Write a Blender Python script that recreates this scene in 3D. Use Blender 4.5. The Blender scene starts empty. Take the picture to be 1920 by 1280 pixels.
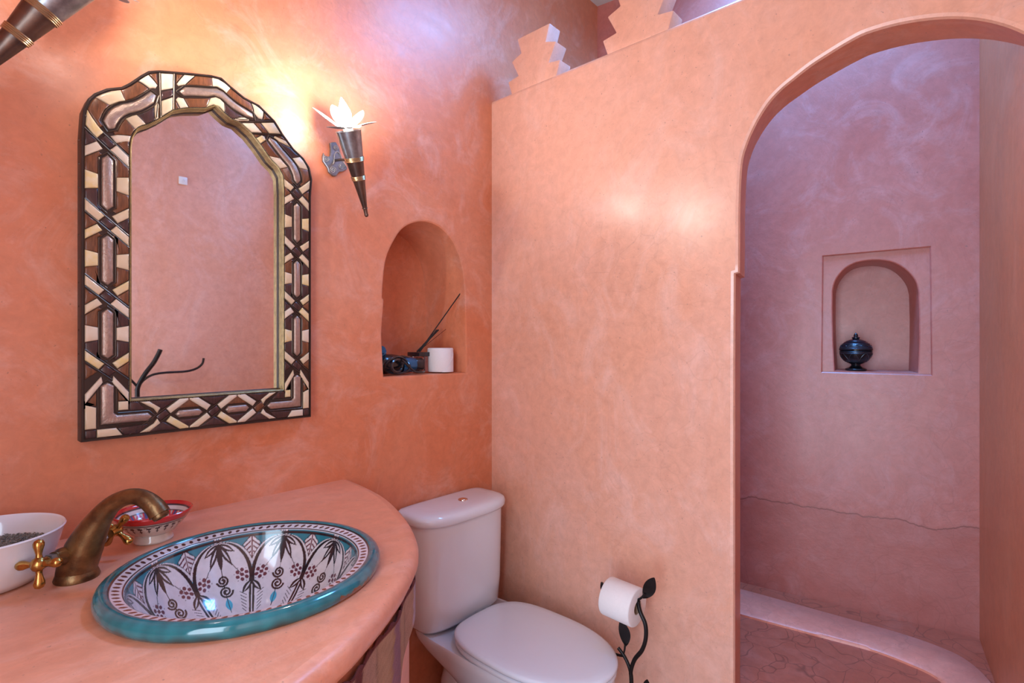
import bpy, bmesh, math, random
import numpy as np
from mathutils import Vector, Matrix
from mathutils.geometry import tessellate_polygon
random.seed(7); np.random.seed(7)
C = bpy.context.scene.collection
PI = math.pi
# ------------------------------------------------------------------ camera, world, lights, exposure
FX, FY, CY, CZ, FP = 0.7466, 0.6652, -1.5, 1.36, 1000.0
cam = bpy.data.cameras.new('camera'); camo = bpy.data.objects.new('camera', cam); C.objects.link(camo)
cam.sensor_width = 36; cam.lens = FP / 1920 * 36; cam.clip_start = 0.02
camo.location = (0, CY, CZ); camo.rotation_euler = (PI/2, 0, math.atan2(FY, FX) - PI/2)
sc = bpy.context.scene; sc.camera = camo
sc.view_settings.view_transform = 'Standard'; sc.view_settings.look = 'None'
sc.view_settings.exposure = 0.36; sc.view_settings.gamma = 1.0; sc.view_settings.use_curve_mapping = False
w = bpy.data.worlds.new('world'); sc.world = w; w.use_nodes = True
w.node_tree.nodes['Background'].inputs[0].default_value = (0.55, 0.72, 1.0, 1)
w.node_tree.nodes['Background'].inputs[1].default_value = 0.9
def area(name, loc, rot, sx, sy, power, col):
    l = bpy.data.lights.new(name, 'AREA'); l.shape = 'RECTANGLE'; l.size = sx; l.size_y = sy; l.energy = power; l.color = col
    o = bpy.data.objects.new(name, l); C.objects.link(o); o.location = loc; o.rotation_euler = rot; return o
SKY = area('skylight_daylight', (1.90, -0.95, 3.28), (0, 0, 0), 0.62, 0.62, 44, (0.13, 0.42, 1.0))
DOOR_FILL = area('doorway_fill', (-0.62, -1.38, 1.15), (0, -PI/2, 0), 1.9, 0.7, 29, (0.70, 0.84, 1.0))  # added fill light for the room, standing in the unseen doorway
BULB = 410.0
# ------------------------------------------------------------------ photograph ray onto a real plane
def ray(px, py):
    u = (px - 960) / FP; v = (640 - py) / FP
    return (FX + FY*u, FY - FX*u, v)
def onX(px, py, x):
    q = ray(px, py); t = x / q[0]; return (x, CY + q[1]*t, CZ + q[2]*t)
def onY(px, py, y):
    q = ray(px, py); t = (y - CY) / q[1]; return (q[0]*t, y, CZ + q[2]*t)
def onZ(px, py, z):
    q = ray(px, py); t = (z - CZ) / q[2]; return (q[0]*t, CY + q[1]*t, z)
def onP(px, py, p0, n):
    q = Vector(ray(px, py)); o = Vector((0, CY, CZ)); n = Vector(n)
    t = (Vector(p0) - o).dot(n) / q.dot(n); return tuple(o + q*t)
# ------------------------------------------------------------------ node helpers
def newmat(name):
    m = bpy.data.materials.new(name); m.use_nodes = True
    return m, m.node_tree, m.node_tree.nodes['Principled BSDF']
def N(nt, t, **k):
    n = nt.nodes.new(t)
    for a, b in k.items():
        if a.startswith('i_'):
            key = a[2:].replace('_', ' '); n.inputs[key].default_value = b
        else: setattr(n, a, b)
    return n
def L(nt, a, b): nt.links.new(a, b)
def rgba(c): return (c[0], c[1], c[2], 1)
def mixc(nt, fac, a, b, blend='MIX'):
    n = nt.nodes.new('ShaderNodeMix'); n.data_type = 'RGBA'; n.blend_type = blend
    for sock, v in ((n.inputs[0], fac), (n.inputs[6], a), (n.inputs[7], b)):
        if hasattr(v, 'is_output'): L(nt, v, sock)
        elif isinstance(v, (int, float)): sock.default_value = v
        else: sock.default_value = rgba(v)
    return n.outputs[2]
def ramp(nt, src, p0, p1, c0=(0,0,0), c1=(1,1,1)):
    r = N(nt, 'ShaderNodeValToRGB'); r.color_ramp.elements[0].position = p0; r.color_ramp.elements[1].position = p1
    r.color_ramp.elements[0].color = rgba(c0); r.color_ramp.elements[1].color = rgba(c1)
    L(nt, src, r.inputs[0]); return r.outputs[0]
def coords(nt, scale=(1,1,1), rot=(0,0,0)):
    g = N(nt, 'ShaderNodeNewGeometry'); mp = N(nt, 'ShaderNodeMapping'); mp.inputs['Scale'].default_value = scale
    mp.inputs['Rotation'].default_value = rot
    L(nt, g.outputs['Position'], mp.inputs[0]); return mp.outputs[0]
def noise(nt, vec, scale, detail=6, rough=.6, dist=0.0):
    n = N(nt, 'ShaderNodeTexNoise'); n.inputs['Scale'].default_value = scale; n.inputs['Detail'].default_value = detail
    n.inputs['Roughness'].default_value = rough; n.inputs['Distortion'].default_value = dist
    L(nt, vec, n.inputs['Vector']); return n.outputs['Fac']
def bump(nt, b, h, strength, dist=0.01, prev=None):
    n = N(nt, 'ShaderNodeBump'); n.inputs['Strength'].default_value = strength; n.inputs['Distance'].default_value = dist
    L(nt, h, n.inputs['Height'])
    if prev: L(nt, prev, n.inputs['Normal'])
    L(nt, n.outputs[0], b.inputs['Normal']); return n.outputs[0]

def tadelakt(name, base, dark, light, rough=.34, streak=(1,1,1), crack=None, crackle=0.0, gloss=.5, coat=.35, crough=.28):
    m, nt, b = newmat(name)
    v = coords(nt)
    n1 = noise(nt, v, 1.7, 7, .62, .6)
    f1 = ramp(nt, n1, .36, .66)
    c = mixc(nt, f1, dark, base)
    vs = coords(nt, streak, (.5,.3,.2))
    n2 = noise(nt, vs, 5.5, 9, .72, 1.2)
    f2 = ramp(nt, n2, .50, .74)
    mm = N(nt, 'ShaderNodeMath', operation='MULTIPLY'); L(nt, f2, mm.inputs[0]); mm.inputs[1].default_value = .55
    c = mixc(nt, mm.outputs[0], c, light)
    n3 = noise(nt, v, 30, 6, .7, .4)
    f3 = ramp(nt, n3, .3, .7, (.86,.84,.83), (1.09,1.09,1.09))
    c = mixc(nt, .8, c, f3, 'MULTIPLY')
    n5 = noise(nt, v, 130, 2, .5)
    f5 = ramp(nt, n5, .70, .76, (0,0,0), (1,1,1))
    c = mixc(nt, f5, c, tuple(x*.62 for x in base))
    # fine hairline crazing
    vo = N(nt, 'ShaderNodeTexVoronoi', feature='DISTANCE_TO_EDGE'); vo.inputs['Scale'].default_value = 11
    nn = N(nt, 'ShaderNodeTexNoise'); nn.inputs['Scale'].default_value = 5; L(nt, v, nn.inputs['Vector'])
    va = N(nt, 'ShaderNodeVectorMath', operation='MULTIPLY_ADD'); L(nt, nn.outputs['Color'], va.inputs[0])
    va.inputs[1].default_value = (.25,.25,.25); L(nt, v, va.inputs[2]); L(nt, va.outputs[0], vo.inputs['Vector'])
    e = ramp(nt, vo.outputs['Distance'], .004, .03, (1,1,1), (0,0,0))
    n4 = ramp(nt, noise(nt, v, 1.1, 3), .52 - crackle*.6, .70 - crackle*.4)
    m2 = N(nt, 'ShaderNodeMath', operation='MULTIPLY'); L(nt, e, m2.inputs[0]); L(nt, n4, m2.inputs[1])
    m3 = N(nt, 'ShaderNodeMath', operation='MULTIPLY'); L(nt, m2.outputs[0], m3.inputs[0]); m3.inputs[1].default_value = .18 + crackle*.5
    c = mixc(nt, m3.outputs[0], c, tuple(x*.45 for x in dark))
    if crack:     # one long wandering crack: crack = (z0, slope over y)
        g = N(nt, 'ShaderNodeNewGeometry'); s = N(nt, 'ShaderNodeSeparateXYZ'); L(nt, g.outputs['Position'], s.inputs[0])
        a = N(nt, 'ShaderNodeMath', operation='MULTIPLY_ADD'); L(nt, s.outputs['Y'], a.inputs[0]); a.inputs[1].default_value = crack[1]; a.inputs[2].default_value = crack[0]
        d1 = N(nt, 'ShaderNodeMath', operation='SUBTRACT'); L(nt, s.outputs['Z'], d1.inputs[0]); L(nt, a.outputs[0], d1.inputs[1])
        wn = noise(nt, coords(nt, (0,1,0)), 5, 6, .55)
        d2 = N(nt, 'ShaderNodeMath', operation='MULTIPLY_ADD'); L(nt, wn, d2.inputs[0]); d2.inputs[1].default_value = .12; L(nt, d1.outputs[0], d2.inputs[2])
        d3 = N(nt, 'ShaderNodeMath', operation='SUBTRACT'); L(nt, d2.outputs[0], d3.inputs[0]); d3.inputs[1].default_value = .06
        ab = N(nt, 'ShaderNodeMath', operation='ABSOLUTE'); L(nt, d3.outputs[0], ab.inputs[0])
        k = ramp(nt, ab.outputs[0], .0012, .0035, (1,1,1), (0,0,0))
        c = mixc(nt, k, c, tuple(x*.35 for x in dark))
        # darker plaster below the crack
        bl = ramp(nt, d3.outputs[0], 0.0, .012, (1,1,1), (0,0,0))
        mb = N(nt, 'ShaderNodeMath', operation='MULTIPLY'); L(nt, bl, mb.inputs[0]); mb.inputs[1].default_value = .35
        c = mixc(nt, mb.outputs[0], c, tuple(x*.72 for x in dark))
    L(nt, c, b.inputs['Base Color'])
    r = ramp(nt, n2, .3, .7, (rough*.85,)*3, (rough*1.3,)*3); L(nt, r, b.inputs['Roughness'])
    b.inputs['Specular IOR Level'].default_value = gloss
    b.inputs['Coat Weight'].default_value = coat; b.inputs['Coat Roughness'].default_value = crough
    p = bump(nt, b, n1, .35, .02); p = bump(nt, b, m3.outputs[0], .25, .001, p); p = bump(nt, b, n2, .12, .006, p); bump(nt, b, n3, .10, .002, p)
    return m
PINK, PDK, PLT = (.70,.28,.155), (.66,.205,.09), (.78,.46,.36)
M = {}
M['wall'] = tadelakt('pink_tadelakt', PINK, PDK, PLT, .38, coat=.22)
M['wall_b'] = tadelakt('pink_tadelakt_partition', (.77,.445,.35), (.74,.38,.26), (.84,.58,.52), .32, (1,1,.6), coat=.6, crough=.24)
M['wall_far'] = tadelakt('rose_tadelakt_shower', (.57,.215,.18), (.50,.145,.11), (.63,.33,.315), .42, (1,1,1), crack=(.675,-.0,), crackle=.12)
M['wall_ochre'] = tadelakt('ochre_tadelakt_shower', (.64,.21,.085), (.58,.165,.06), (.70,.29,.16), .46, (1,1,.4))
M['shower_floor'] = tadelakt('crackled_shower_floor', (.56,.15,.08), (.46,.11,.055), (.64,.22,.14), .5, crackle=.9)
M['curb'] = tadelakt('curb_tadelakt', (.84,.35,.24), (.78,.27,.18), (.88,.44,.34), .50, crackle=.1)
M['counter'] = tadelakt('counter_tadelakt', (.78,.37,.235), (.74,.29,.16), (.86,.50,.38), .38, (.5,2.2,1))
M['floor'] = tadelakt('floor_tadelakt', (.36,.12,.07), (.30,.09,.05), (.42,.17,.11), .45, crackle=.3)

def simple(name, col, rough=.5, metal=0.0, var=.0, vscale=20, bmp=0.0, bscale=60, coat=0.0, spec=.5, trans=0.0, col2=None):
    m, nt, b = newmat(name)
    v = coords(nt)
    n = noise(nt, v, vscale, 5, .6)
    f = ramp(nt, n, .35, .68)
    c2 = col2 if col2 else tuple(max(0, x*(1-var)) for x in col)
    L(nt, mixc(nt, f, c2, col), b.inputs['Base Color'])
    b.inputs['Roughness'].default_value = rough; b.inputs['Metallic'].default_value = metal
    b.inputs['Coat Weight'].default_value = coat; b.inputs['Specular IOR Level'].default_value = spec
    b.inputs['Transmission Weight'].default_value = trans
    if bmp: bump(nt, b, noise(nt, v, bscale, 4), bmp, .002)
    return m
M['ceiling'] = simple('ceiling_plaster', (.62,.62,.60), .7, var=.06, vscale=6)
M['bone'] = simple('camel_bone', (.68,.54,.36), .30, var=.2, vscale=40, coat=.2, bmp=.05, col2=(.66,.50,.30))
M['bone2'] = simple('camel_bone_stained', (.72,.52,.20), .30, vscale=55, coat=.2, col2=(.72,.58,.36))
M['bone3'] = simple('camel_bone_pale', (.70,.60,.45), .30, vscale=30, coat=.2, col2=(.68,.52,.36))
def wood(name, a, b_):
    m, nt, b = newmat(name); v = coords(nt, (9,9,1.2), (.3,.8,.5))
    n = noise(nt, v, 26, 6, .65, .8); L(nt, ramp(nt, n, .35, .65, a, b_), b.inputs['Base Color'])
    b.inputs['Roughness'].default_value = .32; b.inputs['Coat Weight'].default_value = .2; bump(nt, b, n, .08, .001); return m
M['wood'] = wood('cedar_inlay', (.10,.034,.013), (.21,.075,.028))
M['darkwood'] = wood('dark_horn_inlay', (.03,.013,.012), (.075,.03,.025))
M['framebody'] = simple('dark_frame_body', (.045,.024,.016), .4, var=.4, metal=.2)
M['pewter'] = simple('hammered_pewter', (.46,.34,.27), .38, metal=.75, var=.2, vscale=120, bmp=.5, bscale=220)
M['rib'] = simple('dark_metal_rib', (.12,.09,.07), .35, metal=.9, var=.3)
M['brasslip'] = simple('aged_brass_lip', (.40,.30,.14), .42, metal=.85, var=.4, vscale=90, bmp=.3, bscale=160)
M['silverlip'] = simple('pale_metal_lip', (.52,.47,.42), .35, metal=.8, var=.3, vscale=90, bmp=.3, bscale=200)
m, nt, b = newmat('mirror_glass'); b.inputs['Metallic'].default_value = 1; b.inputs['Roughness'].default_value = .015; b.inputs['Base Color'].default_value = (.84,.82,.82,1); M['mirror'] = m
M['brassold'] = simple('aged_brass', (.27,.15,.06), .38, metal=.8, vscale=28, bmp=.25, bscale=150, col2=(.11,.055,.025))
M['brass'] = simple('polished_brass', (.60,.35,.10), .26, metal=1, var=.35, vscale=70)
M['brasswire'] = simple('brass_wire', (.55,.40,.22), .34, metal=.9, var=.3)
M['darkmetal'] = simple('dark_tin', (.20,.125,.09), .34, metal=.85, vscale=22, col2=(.10,.075,.065), bmp=.15, bscale=60)
M['tin'] = simple('pale_tin', (.45,.43,.41), .45, metal=.5, var=.25, vscale=60)
M['greytin'] = simple('grey_tin', (.36,.38,.40), .33, metal=.85, var=.4, vscale=50)
M['socket'] = simple('socket_white', (.75,.74,.70), .4)
M['iron'] = simple('black_wrought_iron', (.018,.016,.017), .36, metal=.5, var=.3, vscale=60, bmp=.2)
M['ceramic'] = simple('white_sanitaryware', (.71,.79,.88), .09, coat=.6, var=.01)
M['seat'] = simple('white_seat_plastic', (.71,.78,.88), .22, coat=.2, var=.01)
M['chrome'] = simple('chrome', (.75,.72,.70), .12, metal=1)
M['seam'] = simple('dark_joint', (.10,.05,.04), .8)
M['paper'] = simple('toilet_tissue', (.80,.79,.80), .9, var=.03, vscale=150, bmp=.15, bscale=300)
M['card'] = simple('cardboard', (.35,.24,.16), .9)
M['switch'] = simple('switch_plastic', (.80,.80,.78), .35)
M['porcelain'] = simple('white_porcelain', (.74,.72,.72), .16, coat=.4, var=.03)
M['seeds'] = simple('dried_herbs', (.34,.29,.22), .8, vscale=150, col2=(.12,.09,.065))
M['blue'] = simple('metallic_blue', (.02,.16,.40), .22, metal=.6, var=.3, coat=.5)
M['blackplastic'] = simple('black_plastic', (.012,.012,.016), .25, coat=.3)
M['reed'] = simple('black_reed', (.012,.009,.009), .7)
M['redreed'] = simple('brown_reed', (.16,.03,.015), .7)
m, nt, b = newmat('clear_glass'); b.inputs['Transmission Weight'].default_value = 1; b.inputs['Roughness'].default_value = .02; b.inputs['Base Color'].default_value = (.95,.9,.92,1); M['glass'] = m
M['darkjar'] = simple('blackened_clay', (.012,.016,.026), .24, metal=.3, var=.3, vscale=40, coat=.3)
M['jarline'] = simple('silver_inlay_line', (.10,.12,.15), .35, metal=.8)
m, nt, b = newmat('lit_bulb'); b.inputs['Base Color'].default_value = (1,1,1,1); b.inputs['Emission Color'].default_value = (1,.92,.85,1); b.inputs['Emission Strength'].default_value = BULB; M['bulb'] = m
def painted(name, rough=.15, coat=.5, bmp=0.0, bs=60):
    m, nt, b = newmat(name); a = N(nt, 'ShaderNodeAttribute', attribute_name='paint')
    n = noise(nt, coords(nt), 45, 4); f = ramp(nt, n, .3, .7, (.88,.88,.88), (1.06,1.06,1.06))
    L(nt, mixc(nt, 1.0, a.outputs['Color'], f, 'MULTIPLY'), b.inputs['Base Color'])
    b.inputs['Roughness'].default_value = rough; b.inputs['Coat Weight'].default_value = coat
    if bmp: bump(nt, b, noise(nt, coords(nt), bs, 4), bmp, .003)
    return m
M['basin'] = painted('painted_basin_glaze', .12, .6, .05, 25)
M['redbowl'] = painted('painted_red_glaze', .15, .5)
M['kilim'] = painted('kilim_weave', .9, 0, .7, 420)
# ------------------------------------------------------------------ mesh builder
class MB:
    def __init__(s): s.v = []; s.f = []
    def add(s, vs, fs):
        o = len(s.v); s.v += [tuple(v) for v in vs]; s.f += [tuple(i + o for i in f) for f in fs]; return s
    def box(s, a, b):
        x0,y0,z0 = a; x1,y1,z1 = b
        return s.add([(x0,y0,z0),(x1,y0,z0),(x1,y1,z0),(x0,y1,z0),(x0,y0,z1),(x1,y0,z1),(x1,y1,z1),(x0,y1,z1)],
                     [(0,3,2,1),(4,5,6,7),(0,1,5,4),(1,2,6,5),(2,3,7,6),(3,0,4,7)])
    def rings(s, rs, close=True, cap0=True, cap1=True):
        n = len(rs[0]); vs = [p for r in rs for p in r]; fs = []
        for i in range(len(rs)-1):
            for j in range(n if close else n-1):
                k = (j+1) % n; fs.append((i*n+j, i*n+k, (i+1)*n+k, (i+1)*n+j))
        if cap0: fs.append(tuple(reversed(range(n))))
        if cap1: fs.append(tuple((len(rs)-1)*n + j for j in range(n)))
        return s.add(vs, fs)
    def lathe(s, prof, c=(0,0,0), mat=None, n=40, cap0=False, cap1=False, rib=None):
        mat = mat or Matrix(); rs = []
        for r, z in prof:
            rs.append([tuple(mat @ Vector((c[0]+r*math.cos(2*PI*k/n)*(rib(k) if rib else 1), c[1]+r*math.sin(2*PI*k/n)*(rib(k) if rib else 1), c[2]+z))) for k in range(n)])
        return s.rings(rs, True, cap0, cap1)
    def tube(s, pts, rad, n=10, flat=None, cap=True):
        pts = [Vector(p) for p in pts]; rad = rad if hasattr(rad, '__len__') else [rad]*len(pts)
        rs = []; up = None
        for i, p in enumerate(pts):
            t = (pts[min(i+1, len(pts)-1)] - pts[max(i-1, 0)]).normalized()
            if up is None:
                up = Vector((0,0,1)) if abs(t.z) < .9 else Vector((1,0,0))
            a = t.cross(up).normalized(); bb = a.cross(t).normalized(); up = bb
            k2 = flat or 1
            rs.append([tuple(p + a*math.cos(2*PI*k/n)*rad[i] + bb*math.sin(2*PI*k/n)*rad[i]*k2) for k in range(n)])
        return s.rings(rs, True, cap, cap)
    def build(s, name, mat, parent=None, origin=None, smooth=40, bevel=0, seg=2, **props):
        org = Vector(origin) if origin is not None else (wpos(parent) if parent else Vector((0,0,0)))
        me = bpy.data.meshes.new(name); me.from_pydata([tuple(Vector(v) - org) for v in s.v], [], s.f); me.update()
        bm = bmesh.new(); bm.from_mesh(me); bmesh.ops.recalc_face_normals(bm, faces=bm.faces); bm.to_mesh(me); bm.free()
        if bevel:
            bm = bmesh.new(); bm.from_mesh(me); bmesh.ops.remove_doubles(bm, verts=bm.verts, dist=1e-5)
            es = [e for e in bm.edges if len(e.link_faces) == 2 and e.calc_face_angle(0) > math.radians(30)]
            bmesh.ops.bevel(bm, geom=es, offset=bevel, segments=seg, affect='EDGES', profile=.5, clamp_overlap=True)
            bm.to_mesh(me); bm.free()
        if smooth:
            me.shade_smooth(); me.set_sharp_from_angle(angle=math.radians(smooth))
        if mat: me.materials.append(mat)
        o = bpy.data.objects.new(name, me); C.objects.link(o)
        if parent: o.parent = parent; o.location = org - wpos(parent)
        else: o.location = org
        for k, v in props.items(): o[k] = v
        return o
def wpos(o):
    p = Vector(o.location)
    while o.parent: o = o.parent; p += Vector(o.location)
    return p
def thing(name, label, cat, loc, group=None):
    o = bpy.data.objects.new(name, None); C.objects.link(o); o.location = loc; o.empty_display_size = .05
    o['label'] = label; o['category'] = cat
    if group: o['group'] = group
    return o
def cr(pts, n=6, closed=False):      # Catmull-Rom through points
    P = [Vector(p) for p in pts]; out = []; m = len(P)
    rng = range(m if closed else m-1)
    for i in rng:
        p0 = P[(i-1) % m] if closed or i > 0 else P[0]*2 - P[1]
        p1 = P[i]; p2 = P[(i+1) % m]
        p3 = P[(i+2) % m] if closed or i+2 < m else P[-1]*2 - P[-2]
        for k in range(n):
            t = k/n
            out.append(.5*((2*p1) + (p2-p0)*t + (2*p0-5*p1+4*p2-p3)*t*t + (3*p1-p0-3*p2+p3)*t**3))
    if not closed: out.append(P[-1])
    return out
def offset2(poly, d, closed=True):    # 2D offset; positive = to the left of travel
    n = len(poly); out = []
    for i in range(n):
        a = Vector(poly[(i-1) % n]) if closed or i else Vector(poly[i]); b_ = Vector(poly[i]); c = Vector(poly[(i+1) % n]) if closed or i < n-1 else b_
        e1 = (b_-a); e2 = (c-b_)
        e1 = e1.normalized() if e1.length > 1e-9 else e2.normalized(); e2 = e2.normalized() if e2.length > 1e-9 else e1
        n1 = Vector((-e1.y, e1.x)); n2 = Vector((-e2.y, e2.x)); nn = (n1+n2)
        nn = nn.normalized() if nn.length > 1e-6 else n1
        k = 1/max(.5, nn.dot(n1)); out.append(tuple(b_ + nn*d*k))
    return out
def sarea(p): return sum(p[i][0]*p[(i+1)%len(p)][1] - p[(i+1)%len(p)][0]*p[i][1] for i in range(len(p)))/2
def ccw(p): return list(p) if sarea(p) > 0 else list(reversed(p))
def holed(mb, outer, holes, place):
    loops = [[Vector((p[0], p[1], 0)) for p in outer]] + [[Vector((p[0], p[1], 0)) for p in h] for h in holes]
    tris = tessellate_polygon(loops); flat = [p for l in loops for p in l]
    mb.add([place(p[0], p[1], 0) for p in flat], [tuple(t) for t in tris])
def niche_wall(mb, hole, place, depth, wallthick_round=.007, back=None):
    # returns outline used for the wall face hole; builds the rounded arris, the reveals and the back
    hole = ccw(hole); r = wallthick_round
    face = offset2(hole, -r); mid = offset2(hole, -r*.3)
    inner = back if back else hole
    rings = [[place(p[0], p[1], 0) for p in face], [place(p[0], p[1], r*.3) for p in mid], [place(p[0], p[1], r) for p in hole], [place(p[0], p[1], depth) for p in inner]]
    return face, rings
# ================================================================== SETTING
CEIL = 3.086; PT = 2.337; PX = 1.56; PB = 1.69
# --- wall_left (picture's left wall, plane y = 0) with its arched niche
nA_px = [(720,706),(716,625),(720.5,561),(717.5,558),(719,530),(722,500),(728,475),(740,450),(754,430),(771,419.5),(790,415.5),(810,419),(829,430),(847,451),(861,481),(868,512),(870.5,540),(872,574),(872,577),(873,640),(874,698)]
nA = [(onY(x, y, 0)[0], onY(x, y, 0)[2]) for x, y in nA_px]
def smooth_keep(poly, a, b, n=3):
    mid = cr([(p[0], p[1], 0) for p in poly[a:b+1]], n)
    return poly[:a] + [(p.x, p.y) for p in mid] + poly[b+1:]
nA = smooth_keep(nA, 3, 17)
mb = MB(); plA = lambda x, z, d: (x, d, z)
nA = ccw(nA)
backA = [(x, z) for x, z in nA]
face, rings = niche_wall(mb, nA, plA, .235)
holed(mb, [(-.5,-.02),(2.36,-.02),(2.36,CEIL),(-.5,CEIL)], [face], plA)
wall_left = mb.build('wall_left', M['wall'], kind='structure')
nb = MB(); nb.rings(rings, True, False, True); nb.build('niche', M['wall'], wall_left, smooth=35)
mb = MB(); mb.box((-.5,.24,-.02),(2.6,.34,CEIL)); mb.build('wall_outer', M['wall'], wall_left, smooth=0)
# small impost ledge running round inside the niche
zi = onY(872,576,0)[2]
# --- wall_center: the partition with the big arch and the stepped merlons
archF_px = [(1376,1400),(1376,1200),(1376,900),(1376,700),(1377,513),(1385,511),(1385.5,440),(1386,380),(1390,306),(1400,268),(1414,236),(1428,211),(1444,188),(1465,166),(1488,147),(1520,122),(1560,96),(1590,78),(1624,61)]
F = [(onX(x, y, PX)[1], onX(x, y, PX)[2]) for x, y in archF_px]
F[0] = (F[0][0], .26)
YC = -1.30
cY = -1.30
right = [(-1.345, 2.117), (-1.416,2.101),(-1.47,2.079),(-1.516,2.05),(-1.558,2.012),(-1.590,1.965),(-1.612,1.90),(-1.622,1.80),(-1.626,1.69),(-1.626,1.555),(-1.638,1.553),(-1.638,1.0),(-1.638,.26)]
F = F + right
F = smooth_keep(F, 5, len(F)-4, 4)
B = []
archB_px = {}
for (yy, zz) in F:
    # back outline a few centimetres wider at the sides: the reveal is slightly splayed
    sgn = 1 if yy > cY else -1
    k = min(1, abs(yy - cY)/.30)
    B.append((yy + sgn*.026*k, zz + .012*math.exp(-((zz-1.93)/.12)**2)))
plB = lambda y, z, d: (PX + d, y, z)
mb = MB()
holeF = ccw(F)
faceF = offset2(holeF, -.010); midF = offset2(holeF, -.003)
for i, p in enumerate(holeF):
    if p[1] <= .265: faceF[i] = (faceF[i][0], .26); midF[i] = (midF[i][0], .26)
Bc = B if sarea(F) > 0 else list(reversed(B))
# front face, rounded top arris, top, back face
R = .016
holed(mb, [(0.0,-.02),(0.0,PT-R),(-1.87,PT-R),(-1.87,-.02)], [faceF], plB)
top = [(0, PT-R)] + [(R - R*math.cos(a), PT-R + R*math.sin(a)) for a in (PI/8, PI/4, 3*PI/8, PI/2)] + [(.13, PT), (.13, PT-.1)]
mb.rings([[(PX+d, 0.0, z) for d, z in top], [(PX+d, -1.87, z) for d, z in top]], False, False, False)
holed(mb, [(0.0,-.02),(0.0,PT-.1),(-1.87,PT-.1),(-1.87,-.02)], [[p for p in Bc]], lambda y, z, d: (PB, y, z))
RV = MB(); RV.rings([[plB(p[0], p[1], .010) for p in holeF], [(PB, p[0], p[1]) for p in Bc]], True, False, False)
mb.rings([[plB(p[0], p[1], 0) for p in faceF], [plB(p[0], p[1], .003) for p in midF], [plB(p[0], p[1], .010) for p in holeF]], True, False, False)
wall_center = mb.build('wall_center', M['wall_b'], smooth=35, kind='structure')
RV.build('arch_reveal', M['wall'], wall_center, smooth=35)  # darker, redder plaster here stands in for shade inside the arch
def merlon(yc):
    half = [(.109,2.330),(.128,2.385),(.075,2.393),(.109,2.459),(.060,2.476),(.080,2.537)]
    pts = [(yc + h, z) for h, z in half] + [(yc - h, z) for h, z in reversed(half)]
    mb = MB(); n = len(pts)
    mb.add([(PX+.004, y, z) for y, z in pts] + [(PX+.072, y, z) for y, z in pts],
           [tuple(range(n)), tuple(range(2*n-1, n-1, -1))] + [(i, (i+1) % n, n+(i+1) % n, n+i) for i in range(n)])
    return mb.build('merlon', M['wall_b'], wall_center, bevel=.004, smooth=40)
merlon(-.213); merlon(-.648)
# --- wall_far: back wall of the shower, turned a few degrees, with framed niche
WN = Vector((.9915,.130,0)); WD = Vector((.130,-.9915,0)).normalized(); W0 = Vector((2.345,0,0))
def plC(s, z, d): p = W0 + WD*s + WN*d; return (p.x, p.y, z)
def toC(px, py):
    p = Vector(onP(px, py, W0, WN)); return ((p - W0).dot(WD), p.z)
nC_px = [(1565,696),(1562,637),(1561,590),(1561.5,545),(1565,530),(1572,517),(1586,502),(1607,491.5),(1638,487),(1669,490),(1691,500),(1707,514),(1717,529),(1721.5,545),(1723,590),(1723,637),(1721,699)]
nC = ccw(smooth_keep([toC(*p) for p in nC_px], 3, 13))
fr = [toC(1541.5,698), toC(1543.5,481), toC(1743.5,464), toC(1746,702)]
fr = ccw([(fr[0][0], 1.236),(fr[1][0], 1.708),(fr[2][0], 1.712),(fr[3][0], 1.236)])
mb = MB()
fo = offset2(fr, -.004)
holed(mb, [(-.02,.1),(1.75,.1),(1.75,CEIL),(-.02,CEIL)], [fo], plC)
rec = .011
mb.rings([[plC(p[0], p[1], 0) for p in fo], [plC(p[0], p[1], .003) for p in fr], [plC(p[0], p[1], rec) for p in fr]], True, False, False)
nCs = [( p[0], max(p[1], 1.2415)) for p in nC]
sr = max(p[0] for p in nCs); sl_ = min(p[0] for p in nCs)
backC = [(sl_ + (p[0]-sl_)*.93, p[1]) for p in nCs]
faceC, ringsC = niche_wall(mb, nCs, lambda s, z, d: plC(s, z, d + rec), .19, .005, backC)
holed(mb, fr, [faceC], lambda s, z, d: plC(s, z, rec))
wall_far = mb.build('wall_far', M['wall_far'], smooth=35, kind='structure')
nb = MB(); nb.rings(ringsC, True, False, True); nb.build('niche', M['wall_far'], wall_far, smooth=35)
mb = MB(); a = [plC(-.02,0,.21), plC(1.8,0,.21), plC(1.8,0,.29), plC(-.02,0,.29)]
mb.rings([[(p[0],p[1],.1) for p in a], [(p[0],p[1],CEIL) for p in a]]); mb.build('wall_outer', M['wall_far'], wall_far, smooth=0)
# --- wall_right: right wall of the shower
A0 = Vector(plC(1.492,0,.02)); A1 = A0 - WN*1.0
mb = MB(); off = WD*.12
q = [A0, A1, A1+off, A0+off]
mb.rings([[(p.x,p.y,.1) for p in q], [(p.x,p.y,CEIL) for p in q]])
mb.build('wall_right', M['wall_ochre'], smooth=0, kind='structure')
# --- walls behind the camera, unseen; door opening added to let fill light in
mb = MB(); mb.box((-.5,-1.98,-.02),(PX+.13,-1.86,CEIL)); mb.build('wall_near', M['wall_b'], smooth=0, kind='structure')
mb = MB(); mb.box((-.62,-1.86,2.1),(-.5,.2,CEIL)); mb.box((-.62,-1.0,-.02),(-.5,.2,2.1)); mb.box((-.62,-1.86,-.02),(-.5,-1.76,2.1))
mb.build('wall_rear', M['wall'], smooth=0, kind='structure')
mb = MB(); mb.box((-.515,-1.0,0),(-.49,-.94,2.16)); mb.box((-.515,-1.82,0),(-.49,-1.76,2.16)); mb.box((-.515,-1.82,2.10),(-.49,-.94,2.16))
mb.build('door_1', M['wood'], smooth=0, bevel=.003, kind='structure')
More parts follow.
